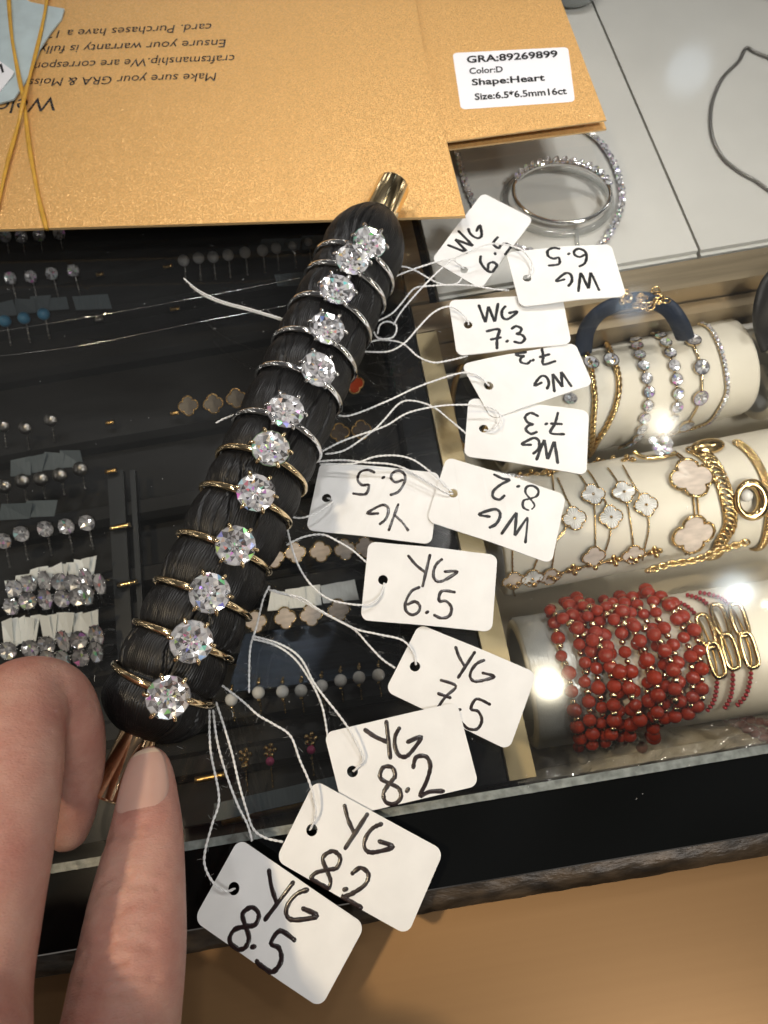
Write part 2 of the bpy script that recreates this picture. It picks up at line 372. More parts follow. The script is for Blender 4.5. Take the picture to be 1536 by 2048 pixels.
        for j in range(8):
            j1 = (j + 1) % 8
            s.face((T[j], B[j], T[j1]), m, False)                      # star
            s.face((T[j], B[j - 1], G[2 * j], B[j]), m, False)         # bezel
            s.face((B[j], G[2 * j], G[2 * j + 1]), m, False); s.face((B[j], G[2 * j + 1], G[(2 * j + 2) % 16]), m, False)
            s.face((P_[j], P_[j1], G2[(2 * j + 1)]), m + 1, False)
            s.face((P_[j], G2[2 * j + 1], G2[2 * j]), m + 1, False); s.face((P_[j1], G2[(2 * j + 2) % 16], G2[2 * j + 1]), m + 1, False)
            s.face((K[j], K[j1], P_[j1], P_[j]), m + 1, False)
        for j in range(16): s.face((G[j], G2[j], G2[(j + 1) % 16], G[(j + 1) % 16]), m, False)
        s.face(K[::-1], m + 1, False)
        # facets of the pavilion as they show through the crown
        big = r > 3; rad = (.0, .17, .35, .55, .77, .97) if big else (.0, .45, .97); sec = 16 if big else 8
        grid = [[V(c) + Z * (-.20 * r)]]
        for i, q in enumerate(rad[1:]):
            row = []
            for j in range(sec):
                a = 2 * math.pi * (j + .5 * (i % 2)) / sec + random.uniform(-.08, .08)
                qq = q * r * (random.uniform(.93, 1.05) if q < .9 else 1)
                zz = (-.30 * (1 - q) + random.uniform(-.085, .085) * (1 if q < .9 else .3)) * r
                row.append(V(c) + X * (qq * math.cos(a)) + Y * (qq * math.sin(a)) + Z * zz)
            grid.append(row)
        def tri(a, b_, d):
            k = len(s.v); s.v += [a.copy(), b_.copy(), d.copy()]; s.face((k, k + 1, k + 2), m + 1, False)
        for j in range(sec): tri(grid[0][0], grid[1][j], grid[1][(j + 1) % sec])
        for i in range(1, len(grid) - 1):
            o_ = 0 if i % 2 else 1
            for j in range(sec):
                a, b_ = grid[i][j], grid[i][(j + 1) % sec]
                if i % 2: c1_, c2_ = grid[i + 1][j], grid[i + 1][(j + 1) % sec]; tri(a, c1_, b_); tri(b_, c1_, c2_)
                else: c1_, c2_ = grid[i + 1][j], grid[i + 1][(j + 1) % sec]; tri(a, c1_, c2_); tri(a, c2_, b_)
        return s
    def build(s, name, mats, parent=None, local=False):
        me = bpy.data.meshes.new(name)
        inv = Matrix.Identity(4)
        if parent is not None and not local:
            r = parent
            while r.parent: r = r.parent
            inv = ROOTM[r.name].inverted()
        me.from_pydata([tuple((inv @ p) * S) for p in s.v], [], s.f)
        me.polygons.foreach_set('use_smooth', s.sm); me.polygons.foreach_set('material_index', s.mi)
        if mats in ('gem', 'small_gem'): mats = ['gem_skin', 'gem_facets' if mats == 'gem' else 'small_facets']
        for q in (mats if isinstance(mats, (list, tuple)) else [mats]): me.materials.append(MAT[q])
        me.update()
        o = bpy.data.objects.new(name, me); COL.objects.link(o)
        if parent is not None: o.parent = parent
        return o
    def thing(s, name, mats, label, cat, group=None, kind=None):
        # a thing that is one mesh, its origin under its middle
        c = sum(s.v, V()) / len(s.v); c.z = min(p.z for p in s.v)
        ROOTM['_tmp'] = Matrix.Translation(c)
        me_v = s.v; s.v = [p - c for p in s.v]
        o = s.build(name, mats, None); s.v = me_v
        o.location = c * S; ROOTM[o.name] = Matrix.Translation(c)
        tag(o, label, cat, group, kind); return o
def tag(o, label=None, cat=None, group=None, kind=None):
    if label:
        o['label'] = label
    if cat: o['category'] = cat
    if group: o['group'] = group
    if kind: o['kind'] = kind
    return o
def empty(name, M, label=None, cat=None, group=None, kind=None):
    # M: 4x4 in millimetres (or a point)
    if not isinstance(M, Matrix): M = Matrix.Translation(V(M))
    o = bpy.data.objects.new(name, None); COL.objects.link(o); o.empty_display_size = .005
    m = M.copy(); m.translation = M.translation * S; o.matrix_world = m
    ROOTM[o.name] = M.copy(); return tag(o, label, cat, group, kind)
def kids(o): return [c for c in bpy.data.objects if c.parent == o]
def copy_tree(o, M=None, parent=None, label=None, group=None):
    c = o.copy(); COL.objects.link(c); c.parent = parent
    if M is not None:
        m = M.copy(); m.translation = M.translation * S; c.matrix_world = m; ROOTM[c.name] = M.copy()
    if label: c['label'] = label
    if group: c['group'] = group
    for ch in KIDS[o.name]: copy_tree(ch, None, c)
    return c
KIDS = {}
def index_kids(o):
    KIDS[o.name] = kids(o)
    for c in KIDS[o.name]: index_kids(c)
def basis(o, X, Y, Z):
    return Matrix(((X.x, Y.x, Z.x, o.x), (X.y, Y.y, Z.y, o.y), (X.z, Y.z, Z.z, o.z), (0, 0, 0, 1)))
EX, EY, EZ = V((1, 0, 0)), V((0, 1, 0)), V((0, 0, 1))
ORD = ['first', 'second', 'third', 'fourth', 'fifth', 'sixth', 'seventh', 'eighth', 'ninth', 'tenth', 'eleventh', 'twelfth', 'thirteenth', 'fourteenth']
# printed lettering: built-in vector font turned into a flat mesh, set on the line between two picture points
def lettering(name, text, a, b, hpx, z, mat_, parent, bold=0.0, thick=.06, shear=0.0, yfac=1.0):
    cu = bpy.data.curves.new('t', 'FONT'); cu.body = text; cu.size = 1; cu.offset = bold; cu.extrude = 0.0; cu.resolution_u = 3; cu.shear = shear
    ob = bpy.data.objects.new('t', cu); COL.objects.link(ob)
    dg = bpy.context.evaluated_depsgraph_get(); dg.update()
    me = bpy.data.meshes.new_from_object(ob.evaluated_get(dg))
    bpy.data.objects.remove(ob)
    xs = [v.co.x for v in me.vertices]; x0, x1 = min(xs), max(xs)
    A = px(*a, z); B = px(*b, z); X = (B - A); w = X.length; X.normalize(); Y = EZ.cross(X)
    hm = hpx * mpp(*a, z) * yfac
    m = MB()
    cap = .70
    for v in me.vertices: m.v.append(A + X * ((v.co.x - x0) / (x1 - x0) * w) + Y * (v.co.y / cap * hm) + EZ * thick)
    for p in me.polygons: m.face(list(p.vertices), 0, False)
    bpy.data.meshes.remove(me)
    return m.build(name, mat_, parent)
# ================================================================== the counter: glass top, black border, bronze ledge (all part of one display case)
yG = px(1000, 1591, 0).y            # front edge of the glass
yB = px(1150, 1730, -1).y           # front of the black border
yE = px(1150, 1777, -3).y           # front of the grimy edge strip
BACK, WL, WR = 420.0, -330.0, 330.0
case = empty('display_case', (0, yG, -110), 'glass topped jewellery display case with black glossy border and bronze front ledge', 'display case')
m = MB(); m.box((0, (yG + BACK) / 2, -3), (330, 0, 0), (0, (BACK - yG) / 2, 0), (0, 0, 3)); m.build('glass_top', 'counter_glass', case)
m = MB()
P = [px(x, y, 0) for x, y in ((-900, 1900), (2600, 1310))]
m.box((0, yG + .35, -3.1), (330, 0, 0), (0, .9, 0), (0, 0, 2.95)); m.build('glass_edge', 'glass_edge', case)
m = MB(); m.box((0, (yG + yB) / 2 - .3, -6.5), (330, 0, 0), (0, (yG - yB) / 2 - .3, 0), (0, 0, 5.5)); m.build('border', 'black_lacquer', case)
m = MB()
rows = []
random.seed(3)
for i in range(221):
    x = -330 + i * 3
    j = random.uniform(-.35, .35)
    rows.append([V((x, yB - .3, -1.6 + random.uniform(-.3, .2))), V((x, yB + (yE - yB) * .45, -2.0 + random.uniform(-.4, .4))), V((x, yE + j * .5, -3.4 + random.uniform(-.3, .3))), V((x, yE + j * .2 - .4, -9))])
m.rings(rows, False, False, False); m.build('edge_strip', 'grime_edge', case)
m = MB(); m.box((0, yE - 110 - .8, -12.5), (330, 0, 0), (0, 110, 0), (0, 0, 2)); m.build('front_ledge', 'bronze', case)
m = MB(); m.box((0, yG - .5, -60), (330, 0, 0), (0, 1.5, 0), (0, 0, 47)); m.build('front_wall', 'black_lacquer', case)
m = MB(); m.box((0, (yG + BACK) / 2, -112), (330, 0, 0), (0, (BACK - yG) / 2, 0), (0, 0, 2)); m.build('base_board', 'black_velvet', case)
m = MB(); m.box((0, BACK, -56), (330, 0, 0), (0, 2, 0), (0, 0, 50)); m.build('back_wall', 'black_velvet', case)
# long hairline seams of the glass
m = MB()
for pts in (((-40, 668), (160, 637), (370, 600), (600, 556)), ((-40, 716), (150, 693), (400, 644), (570, 612))):
    m.tube(catmull([px(x, y, -6.25) for x, y in pts], 6), .10, 5)
m.build('glass_seam', 'silver', case)
def slab(name, mats, x0, x1, y0, y1, z0, z1, parent):
    return MB().box(((x0 + x1) / 2, (y0 + y1) / 2, (z0 + z1) / 2), ((x1 - x0) / 2, 0, 0), (0, (y1 - y0) / 2, 0), (0, 0, (z1 - z0) / 2)).build(name, mats, parent)
# divider between the dark and the pale half
xd0 = (px(1010, 1500, -30).x + px(790, 480, -30).x) / 2
xd1 = xd0 + 7.0
slab('divider_bar', 'cream_bar', xd0, xd1, yG + 3, px(1300, 590, -30).y, -108, -30, case)
slab('divider_bar', 'black_acrylic', xd0 - 10, xd0 - .4, yG + 3, 330, -108, -33, case)
yb1 = px(1300, 562, -30).y; yb0 = px(1300, 590, -30).y
slab('cross_bar', 'brass_bar', xd0 + .3, WR - 3, yb0 + .5, yb1 + 6, -108, -30, case)
slab('cross_bar', 'brass_bar', xd0 + .6, WR - 3, yb0 - 5, yb0, -108, -38, case)
slab('divider_bar', 'brass_bar', xd0, xd1, yb1 + 7, 330, -108, -29.5, case)

# added fill light, out of sight under the front border, brightens the pale half
ld = bpy.data.lights.new('added_fill_strip', 'AREA'); ld.shape = 'RECTANGLE'; ld.size = 200 * S; ld.size_y = 3 * S; ld.energy = .14; ld.color = (1, .93, .80)
lo_ = bpy.data.objects.new('added_fill_strip', ld); COL.objects.link(lo_); lo_.location = V((xd1 + 104, yG + 2.4, -8.6)) * S
lo_.rotation_euler = V((0, .88, -.47)).to_track_quat('-Z', 'X').to_euler()
# ------------------------------------------------------------------ trays and boards inside the case
ct = empty('cream_tray', (xd1 + 100, yG + 60, -100), 'cream lined tray holding the bracelet rolls under the glass', 'tray')
slab('tray_floor', 'cream_felt', xd1 + .5, WR - 6, yG + 6, yb0 - 7, -100, -84, ct)
slab('tray_rim', 'cream_leather', xd1 + .5, WR - 6, yG + 2.5, yG + 5.8, -100, -79, ct)
slab('tray_rim', 'grey_board', xd1 + .5, WR - 6, yb0 - 9.5, yb0 - 7.2, -83.8, -46, ct)
gx = px(1293, 255, -33).x
for i, (x0, x1, lab) in enumerate(((xd1 + 4, gx - .5, 'pale grey display board carrying the silver bangle'), (gx + .5, WR - 6, 'pale grey display board carrying the thin snake chain'))):
    b = empty('display_board', ((x0 + x1) / 2, yb1 + 60, -60), lab, 'display board', 'grey display boards')
    slab('board_top', 'grey_board', x0, x1, yb1 + 12, 330, -40, -33, b)
    slab('board_front', 'board_side', x0 + .2, x1 - .2, yb1 + 10.5, yb1 + 11.9, -60, -34.5, b)
bt = empty('black_tray', (xd0 - 100, yG + 80, -80), 'black velvet earring tray with raised ridges on the dark side of the case', 'tray')
slab('tray_floor', 'black_velvet', WL + 6, xd0 - 11, yG + 6, 330, -80, -66, bt)
for yp in (512, 590, 690, 850, 1010, 1145, 1215, 1320, 1450, 1545):
    p = px(300, yp, -58)
    m = MB()
    pr = [(-4, -66), (-4.2, -61), (-2.5, -58), (2.5, -58), (4.2, -61), (4, -66)]
    m.rings([[V((x, p.y + a, z)) for a, z in pr] for x in (WL + 8, xd0 - 12)], True, False, True, smooth=False)
    m.build('ridge', 'black_velvet', bt)

for xa, xb in ((236, 268), (281, 292)):  # grey strips added to stand in for reflection stripes over the tray
    m = MB(); m.prism([px(xa, 1330, -56), px(xb, 1330, -56), px(xb - 22, 940, -56), px(xa - 22, 940, -56)], V((0, 0, -2))); m.build('reflection_strip', 'reflection_grey', bt)
m = MB(); m.prism([px(455, 1385, -55), px(800, 1345, -55), px(800, 1225, -57), px(490, 1268, -57)], V((0, 0, -2))); m.build('glare_panel', 'glare_blue', bt)  # panel added to carry the bluish lamp glare, tinted blue for it
# ================================================================== gold warranty cards
def leaf(name, pts, z, th, parent, mats=('gold_card', 'card_edge')):
    return MB().prism([px(x, y, z) for x, y in pts][::-1], V((0, 0, -th)), mside=1).build(name, list(mats), parent)
c2 = empty('warranty_card', px(1050, 150, .3), 'folded gold shimmer card with a white printed sticker, lying under the bigger card', 'card', 'gold warranty cards')
leaf('front_leaf', ((600, -330), (1015, -330), (1122, 0), (1213, 240), (898, 283), (600, 323)), 4.4, .5, c2)
m = MB(); q = [(600, -300), (1020, -300), (1125, 20), (1213, 258), (902, 298), (600, 335)]
leaf('back_leaf', q, .9, .6, c2, ('gold_card', 'card_edge'))
m = MB(); m.rings([[px(x, y, 4.0) + V((0, -.1, 0)), px(x, y, 4.0) + V((0, 1.2, -1.8)), px(x, y, 4) + V((0, .8, -3.0))] for x, y in ((595, 295), (1010, -300))], False, False, False)
# sticker
def rrect(quad, r, z, n=6, lift=0.0, zc=None):
    # quad: TL TR BR BL in picture points; returns 3-D outline and the map (u,v in mm) -> point
    c = [px(x, y, z if zc is None else zc[i]) for i, (x, y) in enumerate(quad)]
    W = ((c[1] - c[0]).length + (c[2] - c[3]).length) / 2; Ht = ((c[3] - c[0]).length + (c[2] - c[1]).length) / 2
    def f(u, v, up=0.0): u /= W; v /= Ht; return (c[0] * (1 - u) + c[1] * u) * (1 - v) + (c[3] * (1 - u) + c[2] * u) * v + EZ * up
    out = []
    for cx, cy_, a0 in ((r, r, 180), (W - r, r, 270), (W - r, Ht - r, 0), (r, Ht - r, 90)):
        for i in range(n + 1):
            a = math.radians(a0 + 90 * i / n); out.append((cx + r * math.cos(a), cy_ + r * math.sin(a)))
    return out, f, W, Ht
o_, f_, W_, H_ = rrect(((905, 106), (1136, 94), (1150, 203), (922, 219)), 1.6, 4.5)
st = MB().prism([f_(u, v) for u, v in o_][::-1], V((0, 0, -.06))).build('sticker', 'sticker', c2)
for t, a, b, h, bo in (('GRA:89269899', (934, 126), (1116, 114), 15, .026), ('Color:D', (939, 148), (1006, 144), 13, .02), ('Shape:Heart', (944, 171), (1090, 161), 14, .024), ('Size:6.5*6.5mm16ct', (950, 200), (1134, 188), 14, .022)):
    lettering('print', t, a, b, h, 4.55, 'black_ink', st, bo, yfac=1.32)
c1 = empty('warranty_card', px(450, 200, .3), 'large gold shimmer card printed upside down in dark foil, bound by rubber bands', 'card', 'gold warranty cards')
leaf('front_leaf', ((-500, -330), (780, -330), (847, 100), (931, 432), (-500, 473)), 7.4, .9, c1)
leaf('back_leaf', ((-480, -330), (740, -330), (812, 70), (890, 385), (-480, 400)), 1.2, 1.0, c1)
slab_pts = ((-480, -320), (735, -320), (806, 60), (878, 372), (-480, 384))
leaf('inner_pages', slab_pts, 6.3, 4.9, c1, ('card_inside', 'card_inside'))
# crease between the two visible leaves
for t, a, b, h, bo, sh in (('Welcome', (117, 193), (-95, 207), 31, .0, 0), ('Make sure your GRA & Moissanite', (433, 146), (0, 160), 18, 0.0, 0),
                       ('craftsmanship.We are corresponding', (470, 110), (20, 128), 18, 0.0, 0), ('Ensure your warranty is fully cared', (452, 79), (4, 96), 18, 0.0, 0), ('card. Purchases have a 12', (424, 47), (96, 62), 18, 0.0, 0)):
    lettering('foil_print', t, a, b, h, 7.42, 'foil', c1, bo, yfac=1.32)
# rubber bands
def band(pts, label):
    m = MB(); P = catmull([px(x, y, z) for x, y, z in pts], 8)
    r = [.72 + .12 * math.sin(i * .45) for i in range(len(P))]
    m.tube(P, r, 8, flat=.55)
    m.thing('rubber_band', 'rubber', label, 'rubber band', 'rubber bands round the cards')
band(((14, -60, 9.2), (22, 60, 9.4), (37, 150, 9.3), (48, 205, 9.0), (58, 290, 8.2), (76, 390, 8.1), (90, 447, 8.1), (93, 458, 7.2), (92, 456, 5.2), (88, 440, 3)), 'amber rubber band strand that wraps over the lower edge of the gold card')
band(((100, -60, 9.0), (92, 10, 9.0), (78, 80, 8.8), (60, 150, 8.8), (46, 205, 10.2), (36, 250, 8.6), (14, 330, 8.3), (-6, 420, 8.2)), 'twisted amber rubber band strand that slants off the left border')
# pale blue pouch and a little white tag under the bands
pq = [(-300, -60), (-20, -40), (60, 2), (100, 12), (129, 19), (122, 36), (100, 66), (80, 100), (62, 140), (46, 170), (28, 200), (-60, 220), (-300, 240)]
m = MB(); m.prism([px(x, y, 8.3) + EZ * (.35 * math.sin(i * 2.1)) for i, (x, y) in enumerate(pq)][::-1], V((0, 0, -.5)))
po = m.thing('pouch', 'pouch', 'pale blue paper sleeve tucked under the rubber bands on the gold card', 'sleeve')
tg = empty('small_tag', px(-5, 150, 8.6), 'small white tag with a printed number at the left border beneath the rubber band', 'tag')
oo, ff, w_, h_ = rrect(((-80, 110), (-10, 118), (28, 146), (-58, 250)), .4, 8.9)
MB().prism([px(x, y, 8.9) for x, y in ((-60, 100), (0, 122), (28, 143), (24, 152), (-8, 192), (-60, 230))][::-1], V((0, 0, -.25))).build('tag_card', 'sticker', tg)
lettering('print', '07', (-12, 156), (17, 138), 20, 8.95, 'black_ink', tg, .02, yfac=1.3)
# ================================================================== ring roll with twelve rings
ZA = 14.5
A0 = px(757, 436, ZA); A1 = px(287, 1458, ZA)
rax = (A1 - A0).normalized(); rup = EZ.copy(); rsd = rup.cross(rax).normalized(); LEN = (A1 - A0).length
MR = basis(A0 + EZ * -ZA, rsd, rax, rup)
ends = [((621, 515), (781, 570)), ((605, 552), (772, 612)), ((569, 615), (742, 680)), ((542, 675), (711, 757)), ((508, 742), (681, 822)), ((464, 840), (648, 914)),
        ((434, 905), (608, 984)), ((403, 975), (580, 1050)), ((354, 1072), (544, 1141)), ((305, 1160), (509, 1238)), ((267, 1245), (476, 1322)), ((227, 1315), (430, 1420))]
stones = [(742, 480), (706, 514), (676, 573), (657, 652), (640, 735), (573, 817), (543, 893), (513, 983), (473, 1090), (420, 1185), (384, 1283), (337, 1397)]
ss = []
for l_, r_ in ends:
    mid = px((l_[0] + r_[0]) / 2, (l_[1] + r_[1]) / 2, ZA); ss.append((mid - A0).dot(rax))
for i in range(1, 12): ss[i] = max(ss[i], ss[i - 1] + 3.0)
RB = 10.0
roll = empty('ring_roll', MR, 'black pleated leather ring roll with gold ends held in the hand', 'ring roll')
cuts = [-1.0] + ss + [LEN + 3]
random.seed(11)
folds = []
for i in range(len(cuts) - 1):
    folds.append([random.uniform(-1.35, 1.35) for _ in range(4)])
def rprof(s):
    for i in range(len(cuts) - 1):
        if cuts[i] <= s <= cuts[i + 1]:
            t = (s - cuts[i]) / (cuts[i + 1] - cuts[i]); w = cuts[i + 1] - cuts[i]
            b = RB + min(1.65, w * .2) * (max(math.sin(math.pi * t), 0) ** .55)
            k = i; break
    else: b = RB; k = 0; t = .5
    if s < 13:  b *= math.sqrt(max(0, 1 - ((13 - s) / 16.5) ** 2)) * (.88 + .12 * s / 13)
    if s > LEN - 6: b *= math.sqrt(max(0.02, 1 - ((s - LEN + 6) / 8.6) ** 2))
    return b, k, t
m = MB(); rows = []; NS, NA = 300, 560
for i in range(NS + 1):
    s = -.6 + (LEN + 2.2) * i / NS
    b, k, t = rprof(s); row = []
    for j in range(NA):
        th = 2 * math.pi * j / NA
        d = 0
        for q, f in enumerate(folds[k]):
            ff_ = f + .12 * math.sin(t * 3 + q)
            dd = (th - math.pi / 2 - ff_ + math.pi) % (2 * math.pi) - math.pi
            d -= .6 * math.exp(-(dd / .030) ** 2) * math.sin(math.pi * min(max(t, 0), 1)) ** .5
        d += -.19 * (1 - abs(math.sin(th * 62 + 1.1 * math.sin(s * .55 + th * 5 + k) + .5 * math.sin(s * 1.3 - th * 9 + k * 2.1)))) ** 1.5 + .07 * math.sin(th * 23 + k * 1.7 + s * .2)
        r = b + d
        row.append(A0 + rax * s + rsd * (r * math.cos(th)) + rup * (r * math.sin(th)))
    rows.append(row)
m.rings(rows); m.build('leather_body', 'leather', roll)
# gold end rods
for s0, s1, r0, tilt in ((-13.2, .6, 4.9, 0), (LEN - 1, LEN + 15, 4.4, 0)):
    m = MB(); pr = [(r0 - .5, s0), (r0 - .1, s0 + .25), (r0, s0 + .6), (r0, s1 - .6), (r0 - .1, s1 - .25), (r0 - .5, s1)]
    m.lathe(pr, A0, rsd, rup, rax, 40); m.build('gold_end', 'tip_gold' if s0 < 0 else 'rose_gold', roll)
# seam cap at the far end
m = MB(); m.tube([A0 + rax * (1.2 + .5 * math.sin(a * 2)) + rsd * (5.9 * math.cos(a)) + rup * (5.9 * math.sin(a)) for a in [i * math.pi / 24 for i in range(48)]], .35, 6, True); m.build('end_seam', 'leather', roll)
# ---- ring prototypes: local X across, Y along the roll, Z out of the stone
RM = 11.5; ZS = 15.7; RS = 4.4
def make_ring(metal):
    root = empty('solitaire_ring', Matrix.Identity(4))
    m = MB(); n = 72; rows = []
    for i in range(n):
        a = 2 * math.pi * i / n; c = V((math.sin(a), 0, math.cos(a))); w = .78 + .10 * math.cos(a * 2)
        rows.append([c * (RM + .62 * math.cos(q)) + EY * (w * math.sin(q)) for q in [2 * math.pi * k / 12 for k in range(12)]])
    m.rings(rows, True, True, False); m.build('ring_band', metal, root, True)
    st = MB().gem(V((0, 0, ZS)), RS, EX, EY, EZ, ht=.95).build('stone', 'gem', root, True)
    m = MB()
    for k in range(6):
        a = math.radians(60 * k + 12); c = V((math.cos(a), math.sin(a), 0))
        P = catmull([V((0, 0, RM + .5)) + c * 1.2, V((0, 0, RM + 2.2)) + c * 2.6, V((0, 0, ZS - .2)) + c * (RS + .25), V((0, 0, ZS + .7)) + c * (RS + .12), V((0, 0, ZS + .95)) + c * (RS - .55)], 4)
        m.tube(P, [.42] * (len(P) - 3) + [.42, .38, .28], 8); m.ball(P[-2], .42, 8)
    P = [V((0, 0, RM + 2.1)) + V((math.cos(a), math.sin(a), 0)) * 2.6 for a in [i * math.pi / 12 for i in range(24)]]
    m.tube(P, .3, 6, True)
    m.build('claw_setting', metal, root, True)
    return root
protos = {'silver': make_ring('silver'), 'gold': make_ring('pale_gold')}
for p in protos.values(): index_kids(p)
ringlab = ['white gold solitaire ring nearest the gold end of the roll, stone pushed right', 'white gold solitaire ring whose stone overlaps the topmost stone of the roll',
           'white gold solitaire ring third from the far end of the roll', 'white gold solitaire ring with an orange glint in its stone', 'white gold solitaire ring between the orange glinting one and the last white one',
           'last white gold solitaire ring, just before the yellow gold ones start', 'first yellow gold solitaire ring below the white gold ones', 'yellow gold solitaire ring with a deep blue spot, second of the gold ones',
           'yellow gold solitaire ring third of the gold ones, midway down the lower half', 'yellow gold solitaire ring with a bright yellow flash in its stone', 'yellow gold solitaire ring second nearest the hand',
           'yellow gold solitaire ring nearest the thumb at the near end of the roll']
used = set(); RINGM = []
for k in range(12):
    C0 = A0 + rax * ss[k]; best = None
    def direc(t, p): return (rsd * math.sin(p) + rup * math.cos(p)) * math.cos(t) + rax * math.sin(t)
    t = p = 0.0; step = .2
    tgt = V(stones[k])
    def err(t, p): return (V(proj(C0 + direc(t, p) * (ZS + 1.0))) - tgt).length + 6 * (t * t)
    while step > .002:
        c = min(((err(t + a, p + b), t + a, p + b) for a in (-step, 0, step) for b in (-step, 0, step)), key=lambda q: q[0])
        if (c[1], c[2]) == (t, p): step *= .5
        t, p = c[1], c[2]
    Z = direc(t, p); X = (rax.cross(Z)).normalized() if abs(t) < 1e9 else rsd
    X = rax.cross(Z).normalized(); Y = Z.cross(X)
    M = basis(C0, X, Y, Z) @ Matrix.Scale(.86 if k == 0 else 1.0, 4) if False else basis(C0, X, Y, Z)
    kind = 'silver' if k < 6 else 'gold'
    if kind not in used:
        used.add(kind); r = protos[kind]; mm = M.copy(); mm.translation *= S; r.matrix_world = mm; ROOTM[r.name] = M; tag(r, ringlab[k], 'ring', 'solitaire rings on the roll')
    else:
        r = copy_tree(protos[kind], M, None, ringlab[k]); tag(r, None, 'ring', 'solitaire rings on the roll')
    RINGM.append(M)
# ================================================================== handwritten price tags on twisted cotton strings
GLY = {
 'W': (.95, [[(.02, .98), (.16, .12), (.22, .10), (.42, .78), (.47, .78), (.60, .08), (.66, .10), (.92, .98)]]),
 'G': (1.0, [[(.34, .95), (.14, .72), (.05, .40), (.10, .12), (.30, .02), (.58, .16), (.98, .52), (.50, .46)]]),
 'Y': (.72, [[(.02, .92), (.26, .66), (.56, .44)], [(.66, 1.0), (.58, .5), (.50, .02)]]),
 '6': (.62, [[(.50, 1.0), (.24, .84), (.06, .45), (.08, .14), (.30, .0), (.52, .12), (.56, .34), (.38, .48), (.14, .36)]]),
 '5': (.68, [[(.66, .98), (.22, .96), (.16, .60), (.40, .62), (.60, .42), (.56, .12), (.30, .0), (.04, .08)]]),
 '7': (.62, [[(.02, .96), (.56, .98), (.40, .5), (.32, .0)], [(.14, .50), (.56, .54)]]),
 '3': (.58, [[(.06, .88), (.28, 1.0), (.50, .84), (.40, .62), (.22, .54), (.46, .46), (.56, .22), (.34, .0), (.04, .10)]]),
 '8': (.60, [[(.30, .54), (.08, .74), (.22, .98), (.46, .94), (.50, .70), (.30, .54), (.08, .34), (.08, .10), (.30, .0), (.52, .12), (.52, .36), (.30, .54)]]),
 '2': (.66, [[(.06, .76), (.20, .98), (.46, .94), (.50, .68), (.30, .34), (.04, .04), (.30, .08), (.66, .02)]]),
 '.': (.10, [[(.0, .02), (.05, .06)]]),
}
def string_mesh(paths, r=.17):
    m = MB()
    for path in paths:
        P = resample(catmull([px(x, y, z) for x, y, z in path], 8), .22)
        F = frames(P)
        for ph in (0, math.pi):
            Q = [p + (u * math.cos(i * .62 + ph) + w * math.sin(i * .62 + ph)) * (r * .72) for i, (p, (t, u, w)) in enumerate(zip(P, F))]
            m.tube(Q, r, 5)
        for i in range(3, len(P) - 3, 3):          # loose fibres
            if random.random() < .55:
                t, u, w = F[i]; a = random.uniform(0, 6.28); d = (u * math.cos(a) + w * math.sin(a)); l_ = random.uniform(.5, 1.6)
                m.tube([P[i], P[i] + d * l_ * .5 + t * random.uniform(-.5, .5), P[i] + d * l_ + t * random.uniform(-1, 1)], .018, 3, caps=False)
    return m
